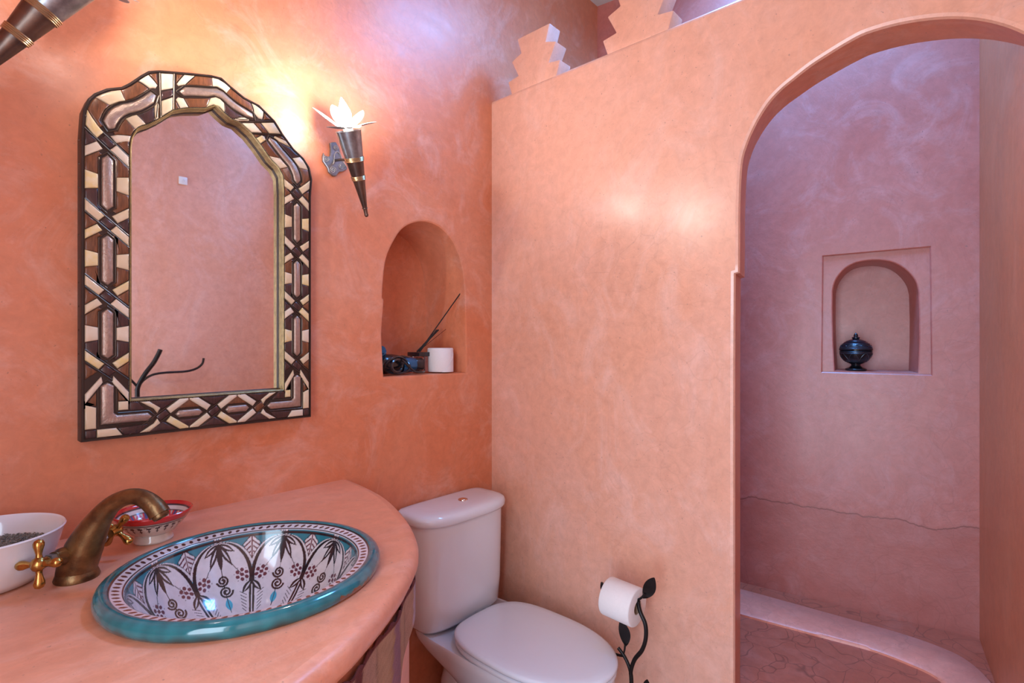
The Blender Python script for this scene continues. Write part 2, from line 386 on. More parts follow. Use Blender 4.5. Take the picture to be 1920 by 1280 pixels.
# --- ceiling with the skylight opening
mb = MB()
X0,X1,Y0,Y1 = 1.58,2.22,-1.27,-.63
holed(mb, [(-.62,-2.0),(3.0,-2.0),(3.0,.34),(-.62,.34)], [[(X0,Y0),(X1,Y0),(X1,Y1),(X0,Y1)]], lambda x, y, d: (x, y, CEIL))
holed(mb, [(-.62,-2.0),(3.0,-2.0),(3.0,.34),(-.62,.34)], [[(X0,Y0),(X1,Y0),(X1,Y1),(X0,Y1)]], lambda x, y, d: (x, y, CEIL+.22))
mb.rings([[(X0,Y0,z),(X1,Y0,z),(X1,Y1,z),(X0,Y1,z)] for z in (CEIL, CEIL+.22)], True, False, False)
mb.build('ceiling', M['ceiling'], smooth=0, kind='structure')
mb = MB(); mb.box((X0-.02,Y0-.02,CEIL+.20),(X0+.02,Y1+.02,CEIL+.26)); mb.box((X1-.02,Y0-.02,CEIL+.20),(X1+.02,Y1+.02,CEIL+.26))
mb.box((X0+.02,Y0-.02,CEIL+.20),(X1-.02,Y0+.02,CEIL+.26)); mb.box((X0+.02,Y1-.02,CEIL+.20),(X1-.02,Y1+.02,CEIL+.26))
mb.build('window_1', M['socket'], smooth=0, kind='structure')
# --- floors
mb = MB(); mb.box((-.62,-1.98,-.12),(PX+.02,.02,0)); mb.build('floor', M['floor'], smooth=0, kind='structure')
FZ = .296
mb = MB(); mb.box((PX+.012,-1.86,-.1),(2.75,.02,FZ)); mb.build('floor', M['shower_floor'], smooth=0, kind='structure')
# curved curb band in front of the shower's back wall
up = [(2.30,-.03),(2.315,-.35),(2.345,-.723),(2.366,-1.107),(2.372,-1.25),(2.362,-1.36),(2.325,-1.445),(2.225,-1.508),(2.05,-1.55),(1.80,-1.585)]
lo = [(2.07,-.03),(2.095,-.35),(2.130,-.760),(2.171,-1.072),(2.187,-1.205),(2.175,-1.30),(2.150,-1.372),(2.095,-1.41),(1.96,-1.45),(1.80,-1.475)]
U = cr([(a, b_, 0) for a, b_ in up], 6); Lo = cr([(a, b_, 0) for a, b_ in lo], 6)
mb = MB(); rs = []
for a, b_ in zip(U, Lo):
    d_ = (b_-a).normalized()*.008
    rs.append([(a.x,a.y,.25),(a.x,a.y,.302),(a.x+d_.x,a.y+d_.y,.310),(b_.x-d_.x*1.5,b_.y-d_.y*1.5,.310),(b_.x-d_.x*.3,b_.y-d_.y*.3,.303),(b_.x,b_.y,.25)])
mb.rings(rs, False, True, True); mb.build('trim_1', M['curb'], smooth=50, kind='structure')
mb = MB(); q = [plC(-.0,0,.0), plC(1.50,0,.0), plC(1.50,0,-.26), plC(0,0,-.17)]   # shallow channel floor behind the curb
mb.rings([[(p[0],p[1],.20) for p in q], [(p[0],p[1],.292) for p in q]])
# ================================================================== VANITY COUNTER
CT = .93
cpts = [(.915,-.0),(.905,-.10),(.885,-.22),(.845,-.345),(.780,-.493),(.705,-.610),(.618,-.690),(.553,-.738),(.482,-.783),(.392,-.829),(.22,-.885),(.05,-.910),(-.20,-.920),(-.499,-.920)]
curve = [(p.x, p.y) for p in cr([(a, b_, 0) for a, b_ in cpts], 6)]
BC = (.415,-.483); BR = .2295
vanity = thing('vanity_counter', 'curved pink plaster washbasin counter with rounded edge and kilim-hung base', 'counter', (.2,-.45,0))
outer = ccw(curve + [(-.499,-.0)])
hole = [(BC[0]+.212*math.cos(2*PI*k/64), BC[1]+.212*math.sin(2*PI*k/64)) for k in range(64)]
mb = MB()
prof = [(.026,0),(.012,-.0025),(.004,-.008),(.0,-.018),(.001,-.034),(.006,-.046),(.016,-.056),(.030,-.060)]
rr = []
for ins, dz in prof:
    l = offset2(outer, ins)
    l2 = []
    for p, o_ in zip(l, outer):
        x, y = p
        if o_[1] > -.005: y = 0.0
        if o_[0] < -.498: x = -.499
        l2.append((x, y, CT + dz))
    rr.append(l2)
mb.rings(rr, True, False, False)
holed(mb, [(p[0], p[1]) for p in rr[0]], [hole], lambda x, y, d: (x, y, CT))
holed(mb, [(p[0], p[1]) for p in rr[-1]], [hole], lambda x, y, d: (x, y, CT-.06))
mb.rings([[(x,y,CT) for x, y in hole], [(x,y,CT-.06) for x, y in hole]], True, False, False)
mb.build('countertop', M['counter'], vanity, smooth=40)
def inset_curve(d):
    c = offset2(curve, -d, False)
    if c[5][0] > curve[5][0]: c = offset2(curve, d, False)
    return c
base = inset_curve(.020); base[0] = (base[0][0], -.001)
mb = MB(); n = len(base)
mb.rings([[(x,y,0) for x,y in base], [(x,y,CT-.0605) for x,y in base]], False, False, False)
ib = inset_curve(.060); ib[0] = (ib[0][0], -.001)
mb.rings([[(x,y,0) for x,y in ib], [(x,y,CT-.0605) for x,y in ib]], False, False, False)
mb.build('base', M['wall'], vanity, smooth=50)
# kilim hanging below the counter edge; its free edge runs down slanting to the left
S = [0]
for i in range(1, len(curve)): S.append(S[-1] + math.dist(curve[i], curve[i-1]))
co = inset_curve(.013)
def on_curve(s):
    i = int(np.searchsorted(S, s)); i = min(max(i, 1), len(S)-1); t = (s - S[i-1])/(S[i]-S[i-1])
    return (co[i-1][0]*(1-t)+co[i][0]*t, co[i-1][1]*(1-t)+co[i][1]*t)
NS, NZ = 360, 240
s_end = S[-1] - .02
V = []; col = []
ZT = CT - .063; ZB = .12
for j in range(NZ+1):
    z = ZT + (ZB-ZT)*j/NZ
    s0 = min(.47 + (ZT - z)*2.5 + .004*math.sin(z*60), s_end - .03)
    for i in range(NS+1):
        s = s0 + (s_end - s0)*(i/NS)**1.15
        x, y = on_curve(s)
        fold = .004*math.sin(s*38 + z*2)
        nx, ny = (x-.2), (y+.45); l = math.hypot(nx, ny); fold = max(fold, -.004)
        V.append((x + nx/l*(fold+.001), y + ny/l*(fold+.001), z + .004*math.sin(s*150)*(1 if j == 0 else 0)))
        # woven colours: columns of serrated lozenges
        P = .155; c = ((s + .03) % P)/P - .5; k = int((s+.03)//P)
        zz = (z*1.0) % .46; saw = abs(((z*34) % 1) - .5)*.16
        hw = .36*(1 - abs(zz-.23)/.23) + saw
        tan = (.40,.235,.135); red = (.13,.022,.016); mauve = (.26,.13,.15); lilac = (.42,.33,.36); ochre = (.36,.20,.09)
        cc = tan if k % 2 else (.42,.25,.16)
        if abs(c) < hw*.60: cc = [red, lilac, mauve][k % 3]
        elif abs(c) < hw*.85: cc = ochre if k % 2 else tan
        if abs(c) > .485: cc = tuple(q_*.55 for q_ in cc)
        if j < 3: cc = red
        wv = .82 + .3*((i*7919 + j*104729) % 97)/97
        col.append((cc[0]*wv, cc[1]*wv, cc[2]*wv, 1))
W_ = NS+1
mb = MB(); mb.add(V, [(j*W_+i, j*W_+i+1, (j+1)*W_+i+1, (j+1)*W_+i) for j in range(NZ) for i in range(NS)])
def paint(o, col):
    a = o.data.color_attributes.new('paint', 'FLOAT_COLOR', 'POINT'); a.data.foreach_set('color', np.asarray(col, dtype=np.float32).ravel())
kil = mb.build('kilim_cover', M['kilim'], vanity, smooth=60, label='brown and maroon woven kilim with serrated lozenges')
paint(kil, col)
sm = kil.modifiers.new('thickness', 'SOLIDIFY'); sm.thickness = .003; sm.offset = 0
# ================================================================== PAINTED BASIN
def seg(x, y, ax, ay, bx, by):
    dx, dy = bx-ax, by-ay; t = np.clip(((x-ax)*dx+(y-ay)*dy)/(dx*dx+dy*dy), 0, 1)
    return np.hypot(x-ax-t*dx, y-ay-t*dy), t
def leaf(x, y, ax, ay, bx, by, w):      # distance to an almond leaf outline (negative inside)
    d, t = seg(x, y, ax, ay, bx, by); return d - w*np.sin(np.pi*np.clip(t, .04, .96))**.8
bprof = [(.214,-.012),(.2270,-.0005),(.2315,.006),(.2325,.013),(.2300,.020),(.2245,.0245),(.2185,.0258),(.2130,.0248),(.2105,.0225)]
band = [(.2095,.0215),(.1985,.0195),(.1925,.0180)]
bowl = [(.1895,.0150),(.187,.008),(.180,-.012),(.168,-.038),(.150,-.066),(.125,-.092),(.095,-.112),(.060,-.124),(.030,-.128),(.022,-.129)]
pr = [(a, b_) for a, b_ in bprof] + band + bowl
fine = []
P3 = cr([(a, b_, 0) for a, b_ in pr], 12)
P3 = [(p.x, p.y) for p in P3]
sl = np.array([0]+list(np.cumsum([math.dist(P3[i], P3[i-1]) for i in range(1, len(P3))])))
NR = 250
tt = np.linspace(0, sl[-1], NR); RR = np.interp(tt, sl, [p[0] for p in P3]); ZZ = np.interp(tt, sl, [p[1] for p in P3])
s_bowl = tt[np.argmax(np.array([i for i in range(NR)]) >= 0)]
i_b = next(i for i in range(NR) if RR[i] < .1905 and ZZ[i] < .0175)
NT = 1280
th = np.linspace(0, 2*np.pi, NT, endpoint=False)
TH, IR = np.meshgrid(th, np.arange(NR)); Rg = RR[IR]; Zg = ZZ[IR]; Sg = tt[IR] - tt[i_b]
K = 9; ph0 = math.radians(87)
a_ = ((TH - ph0)/(2*np.pi)*K + .5) % 1 - .5
Wd = 2*np.pi*Rg/K; x = a_*Wd; y = Sg
white = np.array([.66,.62,.63]); col = np.zeros(TH.shape + (3,)) + white
def put(mask, c): col[mask] = c
BLK = (.022,.016,.020); TEAL = (.025,.20,.26); MAR = (.13,.035,.05); BRN = (.09,.032,.026)
inb = Sg > 0
yy = np.clip((y - .010)/.085, 0, 1); hw = np.sqrt(1 - (1-yy)**2)*.5*Wd
dist_arch = np.abs(x) - hw
sp = inb & (dist_arch > .001) & (y < .100)
put(sp, TEAL)
# leaf in the spandrel
xs = np.where(x > 0, x - Wd/2, x + Wd/2)
lf = seg(xs, y, 0, .004, 0, .056)
lobes = (lf[0] < .021*np.sin(np.pi*np.clip(1-lf[1]*.93, .0, 1)**.75) * (1 + .16*np.cos(y*2*np.pi/.0105))) & (y < .062) & sp
put(lobes, white)
rib = np.abs(((y*1.0 - np.abs(xs)*.85) % .0105) - .005) < .0019
put(lobes & rib & (np.abs(xs) > .002) & (np.abs(xs) < .016), MAR)
put(lobes & (np.abs(xs) < .0012), MAR)
edge = inb & sp & (np.abs(lf[0] - .0235*np.sin(np.pi*np.clip(1-lf[1]*.93, 0, 1)**.75)) < .0009); put(edge, BLK)
put(inb & (np.abs(dist_arch - .005) < .0022) & (y < .092), white)
put(inb & (np.abs(dist_arch - .0078) < .0007) & (y < .085), BLK)
put(inb & (np.abs(dist_arch + .0012) < .0034) & (y > .006) & (y < .10), BLK)
# column between arches
colw = .0050*np.clip(1.25 - (y-.095)*6, .35, 1)
put(inb & (y > .088) & (np.abs(xs) < colw), BLK)
put(inb & (y > .105) & (np.abs(xs) < .0011), white)
for sg in (-1, 1):
    put(inb & (leaf(xs, y, 0, .096, sg*.017, .119, .0062) < 0), BLK)
    put(inb & (leaf(xs, y, sg*.003, .100, sg*.014, .116, .0016) < 0), white)
    for k in range(6):
        d, _ = seg(xs, y, sg*(.0095), .125+.0072*k, sg*(.022 - .0011*k), .116+.0072*k); put(inb & (d < .0006), BLK)
    # hanging leaves from the apex
    for ang, ln in ((.42, .050), (.95, .034)):
        bx, by = sg*math.sin(ang)*ln, .012+math.cos(ang)*ln
        l1 = leaf(x, y, 0, .012, bx, by, .0058); put(inb & (l1 < 0), BLK)
        put(inb & (leaf(x, y, bx*.25, .012+(by-.012)*.25, bx*.88, .012+(by-.012)*.88, .0017) < 0), white)
    # stems and berries
    d, t = seg(x, y, sg*.004, .03, sg*.034, .078); put(inb & (d < .0007), BLK)
    cx, cy = sg*.036, .082
    for k in range(7):
        if k == 6: bx, by = cx, cy
        else: bx, by = cx + .0098*math.cos(k*PI/3+.4), cy + .0098*math.sin(k*PI/3+.4)
        put(inb & (np.hypot(x-bx, (y-by)) < .0037), MAR)
    for k in range(6):
        bx, by = cx + .0150*math.cos(k*PI/3+.9), cy + .0150*math.sin(k*PI/3+.9); put(inb & (np.hypot(x-bx, y-by) < .0009), BLK)
    put(inb & (seg(x, y, cx-.010, cy+.006, cx+.010, cy-.006)[0] < .0007), MAR)
put(inb & (leaf(x, y, 0, .012, 0, .066, .0052) < 0), BLK)
put(inb & (np.abs(x) < .0006) & (y > .06) & (y < .155), BLK)
def arc(cx, cy, r, w, m):
    return (np.abs(np.hypot(x-cx, y-cy) - r) < w) & m
def spiral(cx, cy, r0, sgn):
    ang = (np.arctan2(y-cy, (x-cx)*sgn) + 2*np.pi) % (2*np.pi); rho = np.hypot(x-cx, y-cy)
    m_ = np.zeros(x.shape, bool)
    for turn in (0, 1):
        rr_ = r0*(1 - (ang/(2*np.pi) + turn)*.46); m_ |= (np.abs(rho-rr_) < .0019) & (rr_ > .001)
    return m_
put(inb & spiral(.001, .086, .0115, 1), BLK); put(inb & spiral(-.001, .109, .0125, -1), BLK)
l1 = leaf(x, y, 0, .124, 0, .150, .0062); put(inb & (l1 < 0), (.05,.40,.55)); put(inb & (np.abs(x) < .0006) & (y > .12) & (y < .156), BLK)
# bands: dots on the white ring, outlines, turquoise rim
ring = (Sg <= 0) & (Rg < .2118)
nd = 84; at = (TH/(2*np.pi)*nd) % 1 - .5; ax_ = at*2*np.pi*Rg/nd; ay_ = Rg - .2012
rot = .5; u1 = ax_*math.cos(rot)+ay_*math.sin(rot)*.6; v1 = -ax_*math.sin(rot)*.3+ay_
put(ring & ((u1/.0033)**2 + (v1/.0058)**2 < 1) & (Zg > .012), BRN)
put((Zg > .01) & (np.abs(Rg - .2108) < .0011) & ring, BLK)
put((Zg > .008) & (np.abs(Rg - .1915) < .0009), BLK)
put((Zg > .004) & (np.abs(Rg - .1880) < .0007), BLK)
rim = ~ring & ~inb
glz = .75 + .5*np.clip((np.sin(TH*23)+np.sin(TH*57+1)+np.sin(TH*9))/6+.5, 0, 1)
rc = np.stack([.012*glz, .155*glz, .180*glz], -1)
low = np.clip((.010 - Zg)/.012 + .25*np.sin(TH*31) + .25*np.sin(TH*13), 0, 1)
rc = rc*(1-low[..., None]) + np.array([.035,.06,.055])*low[..., None]
chip = rim & (np.abs((TH - math.radians(-68) + np.pi) % (2*np.pi) - np.pi) < .17) & (Zg < .010 + .0022*np.sin(TH*41)+.0014*np.sin(TH*97)) & (Rg > .222)
rc[chip] = (.16,.065,.03)
col[rim] = rc[rim]
basin = thing('washbasin', 'round painted ceramic washbasin with turquoise rim and black arch pattern', 'basin', (BC[0], BC[1], CT))
mb = MB(); idx = np.arange(NR*NT).reshape(NR, NT); nxt = np.roll(idx, -1, axis=1)
me = bpy.data.meshes.new('bowl')
co3 = np.stack([Rg*np.cos(TH), Rg*np.sin(TH), Zg], -1).reshape(-1, 3)
quads = np.stack([idx[:-1], nxt[:-1], nxt[1:], idx[1:]], -1).reshape(-1, 4)[:, ::1]
me.vertices.add(len(co3)); me.vertices.foreach_set('co', co3.ravel().astype(np.float32))
me.loops.add(quads.size); me.loops.foreach_set('vertex_index', quads.ravel().astype(np.int32))
me.polygons.add(len(quads)); me.polygons.foreach_set('loop_start', np.arange(0, quads.size, 4, dtype=np.int32))
me.update(calc_edges=True); me.validate(); me.shade_smooth(); me.materials.append(M['basin'])
o = bpy.data.objects.new('bowl', me); C.objects.link(o); o.parent = basin
paint(o, np.concatenate([col.reshape(-1, 3), np.ones((NR*NT, 1))], 1))
MB().lathe([(.024,-.132),(.026,-.127),(.020,-.126),(.016,-.129),(.0005,-.129)], BC+(CT,), n=24).build('drain', M['brass'], basin)
# ================================================================== MIRROR
FYf = -.035     # front plane of the inlay
def onF(p): q_ = onY(p[0], p[1], FYf); return Vector((q_[0], q_[2]))
OX0, IX0, OX1, IX1, ZB0, ZB1 = .2465, .3285, .7610, .6880, 1.147, 1.2225
zl = [1.804, 1.623, 1.459, 1.295]; zr = [1.779, 1.614, 1.460, 1.292]
topO = [(161,207.5),(169.7,188.8),(180.6,179.4),(202.5,170.8),(230.6,167.7),(246,159.8),(268,145),(280.6,138),(299.4,136.4),(326.5,138.5),(362,141.5),(396,145),(414,149.5),(429.6,163.8),(457,186),(484,200),(512,228),(527.7,253.4),(547.8,280.8),(566.8,298.8),(577.3,315.7),(581.5,336.8)]
topI = [(244.7,260.6),(249.4,249.7),(256.4,241),(265,236.4),(276,233.3),(287.7,227.8),(294.7,224.7),(297.8,222.3),(301,220.8),(325,206),(350,202.5),(385,202.5),(405,195.5),(419,210),(433,222.5),(441,226),(450,229.5),(472,250),(490,273),(507.7,298.8),(522,313),(531,330)]
# rail stations from the crossing on the left to the crossing on the right
RO = [Vector((OX0, zl[0]))] + [onF(p) for p in topO] + [Vector((OX1, zr[0]))]
RI = [Vector((IX0, zl[0]))] + [onF(p) for p in topI] + [Vector((IX1, zr[0]))]
def railmap(RO_, RI_, i0, i1):
    # arc-length parameter between two stations
    mids = [(RO_[i]+RI_[i])/2 for i in range(i0, i1+1)]
    s_ = [0]
    for i in range(1, len(mids)): s_.append(s_[-1] + (mids[i]-mids[i-1]).length)
    T = s_[-1]
    def f(t, w_):
        d = t*T; k = 1
        while k < len(s_)-1 and s_[k] < d: k += 1
        g = (d - s_[k-1])/(s_[k]-s_[k-1])
        o_ = RO_[i0+k-1].lerp(RO_[i0+k], g); i_ = RI_[i0+k-1].lerp(RI_[i0+k], g)
        return o_.lerp(i_, (w_+1)/2)
    return f, T
mirror = thing('wall_mirror', 'arched mirror in a bone, wood and metal inlay frame on left wall', 'mirror', ((OX0+OX1)/2, 0, ZB0))
def piece(pts, name, mat, h=.003, ins=.0011, sub=2, lab=None, dome=1.6):
    pts = [Vector(p) for p in pts]
    if len(pts) < 3: return
    P = ccw([(p.x, p.y) for p in pts]); P = offset2(P, .0003)
    if sarea(P) < 2e-5: return
    P2 = offset2(P, ins); P3_ = offset2(P, ins*dome*1.6)
    ok2 = sarea(P3_) > 1e-5
    mb = MB(); y0 = FYf + .002
    rs = [[(p[0], y0, p[1]) for p in P], [(p[0], FYf-h*.55, p[1]) for p in P], [(p[0], FYf-h, p[1]) for p in P2]]
    mb.rings(rs, True, False, not ok2)
    if ok2:
        mb2 = len(mb.v) - len(P2)
        c = Vector((sum(p[0] for p in P3_)/len(P3_), sum(p[1] for p in P3_)/len(P3_)))
        n_ = len(P3_); mb.v += [(p[0], FYf-h*1.25, p[1]) for p in P3_]
        for i in range(n_): mb.f.append((mb2+i, mb2+(i+1) % n_, mb2+n_+(i+1) % n_, mb2+n_+i))
        mb.f.append(tuple(mb2+n_+i for i in range(n_)))
    o_ = mb.build(name, mat, mirror, smooth=55)
    return o_
def bone(pts): return piece(pts, 'bone_inlay', random.choice([M['bone'], M['bone'], M['bone3'], M['bone3'], M['bone2']]), .0035)
def wd(pts, dark=False): return piece(pts, 'wood_inlay', M['darkwood'] if dark else M['wood'], .0022)
def subd(pts, n=2):
    out = []
    for i in range(len(pts)):
        a = pts[i]; b_ = pts[(i+1) % len(pts)]
        for k in range(n): out.append((a[0]+(b_[0]-a[0])*k/n, a[1]+(b_[1]-a[1])*k/n))
    return out
HB = .29     # half width of the strip in units of the crossing spacing
def unit(f, T, a_end='X', b_end='X', Wm=.042, flip=False, boss=True, sub=3):
    """f(t,w): map; crossing or divider at both ends. Works in local metric (a along, b across) in metres."""
    hb = Wm*.975
    def mp(pts): return [f(min(max(a/T, -.25), 1.25), b_/Wm) for a, b_ in subd(pts, sub)]
    mid = T/2; tz = T*.115; tzi = T*.085; bi = Wm*.40
    def half(side, kind, fl):
        # side=+1: start end (a from 0), side=-1: other end mirrored
        A = (lambda a: a) if side > 0 else (lambda a: T-a)
        for sg in (1, -1):
            main = (sg > 0) != fl
            if kind == 'X':
                ex, ey = (.66,.75) if main else (.60,.80)
                h_ = T*.050; hbk = hb
                r_in = .014 if main else .017
                nx, ny = -ey, ex
                def pt(r, s_): return (A(ex*r + nx*s_), sg*(ey*r + ny*s_))
                r1 = (hbk - ny*h_)/ey; r2 = (hbk + ny*h_)/ey
                e1 = ex*r1 + nx*h_; e2 = ex*r2 - nx*h_      # along positions at the edge (e1 < e2)
                bone(mp([pt(r_in, h_), pt(r_in, -h_), (A(e2), sg*hbk), (A(e1), sg*hbk)]))
                q1 = pt(r_in + .010, -h_*1.06)
                wd(mp([(A(e2 + .0015), sg*hb), (A(mid - tz), sg*hb), (A(mid-tzi), sg*bi), (A(T*.20), sg*bi), (A(T*.165), sg*bi*.55), q1]), random.random() < .45)
            elif kind == 'D':
                wd(mp([(A(T*.20), sg*hb), (A(mid-tz), sg*hb), (A(mid-tzi), sg*bi), (A(T*.12), sg*bi)]), random.random() < .35)
                bone(mp([(A(T*.09), sg*hb), (A(T*.19), sg*hb), (A(T*.11), sg*bi), (A(T*.045), sg*bi*.8), (A(T*.025), sg*bi*1.1)]))
                wd(mp([(A(T*.022), sg*hb), (A(T*.08), sg*hb), (A(T*.022), sg*bi*1.25)]), False)
    half(1, a_end, flip); half(-1, b_end, not flip)
    for sg in (1, -1):
        bone(mp([(mid-tz, sg*hb), (mid+tz, sg*hb), (mid+tzi, sg*bi), (mid-tzi, sg*bi)]))
    if boss:
        a0 = T*(.155 if a_end == 'X' else .05); a1 = T*(.845 if b_end == 'X' else .95); bw = Wm*.27
        k = T*.06
        nn = 9
        up_ = [(a0+k+(a1-a0-2*k)*i/nn, bw) for i in range(nn+1)]; dn = [(a, -b_) for a, b_ in reversed(up_)]
        pts = [(a0, 0)] + up_ + [(a1, 0)] + dn
        P = [f(a/T, b_/Wm) for a, b_ in pts]
        piece(P, 'metal_boss', M['pewter'], .0045, .0022, dome=1.2)
        P = ccw([(p.x, p.y) for p in P]); G = offset2(P, -.0042)
        mb = MB(); mb.tube([(p[0], FYf-.0012, p[1]) for p in G]+[(G[0][0], FYf-.0012, G[0][1])], .0014, 6); mb.build('boss_border', M['rib'], mirror)
def crossing(f, T0, T1, Wm, flip=False, ends=(True, True)):
    """f(a,b) in metres about the crossing centre"""
    hb = Wm*.975; sg = -1 if flip else 1
    h_ = .0082
    e = (.66,.75); n_ = (-.75,.66)
    pts = [(e[0]*r + n_[0]*s_, sg*(e[1]*r + n_[1]*s_)) for r, s_ in ((-.0125,-h_),(.0125,-h_),(.0125,h_),(-.0125,h_))]
    wdp = [f(a, b_) for a, b_ in subd(pts, 2)]; piece(wdp, 'wood_inlay', M['darkwood'], .003)
    # twin ribs along the band
    for s_ in (-h_-.0018, h_+.0018):
        r1 = (hb - n_[1]*s_)/e[1]; r0 = (-hb - n_[1]*s_)/e[1]
        pp = [f(e[0]*r + n_[0]*s_, sg*(e[1]*r + n_[1]*s_)) for r in np.linspace(r0, r1, 9)]
        mb = MB(); mb.tube([(p.x, FYf-.0015, p.y) for p in pp], .0014, 6); mb.build('metal_rib', M['rib'], mirror)
    for s2 in (1, -1):
        # the two side triangles at the level of the crossing, each one piece
        up1 = .66/.75*hb
        a_m = up1*1.0 - (h_+.004)/.75*1.0
        a_s = .60/.80*hb - .0075/.80
        aa, bb = (a_m, a_s) if (s2*sg > 0) else (a_s, a_m)
        tri = [(aa - .002, s2*hb), (-bb + .002, s2*hb), (-.0015*s2, s2*.017)]
        tri = [(a, b_) for a, b_ in tri]
        piece([f(a, b_) for a, b_ in subd(tri, 2)], 'wood_inlay', M['darkwood'] if random.random() < .4 else M['wood'], .0022)
WmL = (IX0-OX0)/2; WmR = (OX1-IX1)/2
# left stile
def leftmap(z0, z1):
    T = abs(z1-z0)
    return (lambda t, w_: Vector((OX0 + (w_+1)/2*(IX0-OX0), z0 + (z1-z0)*t))), T
def rightmap(z0, z1):
    T = abs(z1-z0)
    return (lambda t, w_: Vector((IX1 + (w_+1)/2*(OX1-IX1), z0 + (z1-z0)*t))), T
for i in range(3):
    f, T = leftmap(zl[i], zl[i+1]); unit(f, T, Wm=WmL)
    f, T = rightmap(zr[i], zr[i+1]); unit(f, T, Wm=WmR)
for i in range(4):
    crossing(lambda a, b_, i=i: Vector(((OX0+IX0)/2 + b_, zl[i] - a)), 0, 0, WmL)
    crossing(lambda a, b_, i=i: Vector(((OX1+IX1)/2 + b_, zr[i] - a)), 0, 0, WmR)
# shoulders and top
f, T = railmap(RO, RI, 0, 9); unit(f, T, 'X', 'D', WmL, flip=False)
f, T = railmap(RO, RI, 10, 17); unit(f, T, 'D', 'D', .034)
f, T = railmap(RO, RI, 18, 23); unit(f, T, 'D', 'X', WmR, flip=False)
for (i0, i1, cols) in ((9, 10, (0,)), (17, 18, (1,))):
    f, T = railmap(RO, RI, i0, i1)
    for (w0, w1, k) in ((-.97,-.20,'b'),(-.14,.22,'w'),(.28,.97,'b')):
        pts = [f(t, w_) for t, w_ in ((.08,w0),(.08,(w0+w1)/2),(.08,w1),(.92,w1),(.92,(w0+w1)/2),(.92,w0))]
        if k == 'b': bone(pts)
        else: wd(pts, cols == (0,))
    for t in (0.0, 1.0):
        pp = [f(t, w_) for w_ in (-.98,-.5,0,.5,.98)]
        mb = MB(); mb.tube([(p.x, FYf-.0015, p.y) for p in pp], .0014, 6); mb.build('metal_rib', M['rib'], mirror)
# bottom rail: crossings, bosses, corner Ls
zc = (ZB0+ZB1)/2; WmB = (ZB1-ZB0)/2; xb = [.394,.507,.619]
for i in range(2):
    T = xb[i+1]-xb[i]
    f = lambda t, w_, i=i: Vector((xb[i] + (xb[i+1]-xb[i])*t, ZB0 + (w_+1)/2*(ZB1-ZB0)))
    hb = WmB*.975
    # compact unit: arms meet the edge close to the middle
    for side in (1, -1):
        for sg in (1, -1):
            A = (lambda a: a) if side > 0 else (lambda a, T=T: T-a)
            ex, ey = (.80,.60); h_ = .0078; nx, ny = -ey, ex; r_in = .015
            def pt(r, s_): return (A(ex*r+nx*s_), sg*(ey*r+ny*s_))
            e1 = ex*(hb-ny*h_)/ey + nx*h_; e2 = ex*(hb+ny*h_)/ey - nx*h_
            m_ = T/2-.001
            poly = [pt(r_in, h_), pt(r_in, -h_)] + ([(A(m_), sg*(ey*((m_+nx*h_)/ex) - ny*h_)), (A(m_), sg*hb)] if e2 > m_ else [(A(e2), sg*hb)]) + [(A(e1), sg*hb)]
            bone([f(a/T, b_/WmB) for a, b_ in subd(poly, 2)])
    for sg in (1, -1):
        wd([f(a/T, b_/WmB) for a, b_ in subd([(T*.27, sg*WmB*.36),(T*.5, sg*WmB*.93),(T*.73, sg*WmB*.36)], 2)], sg < 0)
    a0, a1, bw = T*.23, T*.77, WmB*.24
    pts = [(a0,0),(a0+.008,bw),(T/2,bw),(a1-.008,bw),(a1,0),(a1-.008,-bw),(T/2,-bw),(a0+.008,-bw)]
    piece([f(a/T, b_/WmB) for a, b_ in subd(pts, 2)], 'metal_boss', M['pewter'], .0045, .0022, dome=1.2)
for i, xx in enumerate(xb):
    h_ = .0078; e = (.80,.60); n_ = (-.60,.80)
    fc = lambda a, b_, xx=xx: Vector((xx+a, zc+b_))
    piece([fc(e[0]*r+n_[0]*s_, e[1]*r+n_[1]*s_) for r, s_ in ((-.0125,-h_),(.0125,-h_),(.0125,h_),(-.0125,h_))], 'wood_inlay', M['darkwood'] if i < 2 else M['wood'], .003)
    for s_ in (-h_-.0018, h_+.0018):
        r1 = (WmB*.97-n_[1]*s_)/e[1]; r0 = (-WmB*.97-n_[1]*s_)/e[1]
        pp = [fc(e[0]*r+n_[0]*s_, e[1]*r+n_[1]*s_) for r in (r0, (r0+r1)/2, r1)]
        mb = MB(); mb.tube([(p.x, FYf-.0015, p.y) for p in pp], .0014, 6); mb.build('metal_rib', M['rib'], mirror)
    for sg in (1, -1):
        piece([fc(a, b_) for a, b_ in subd([(-.030, sg*WmB*.95),(.030, sg*WmB*.95),(0, sg*.014)], 2)], 'wood_inlay', M['darkwood'], .0022)
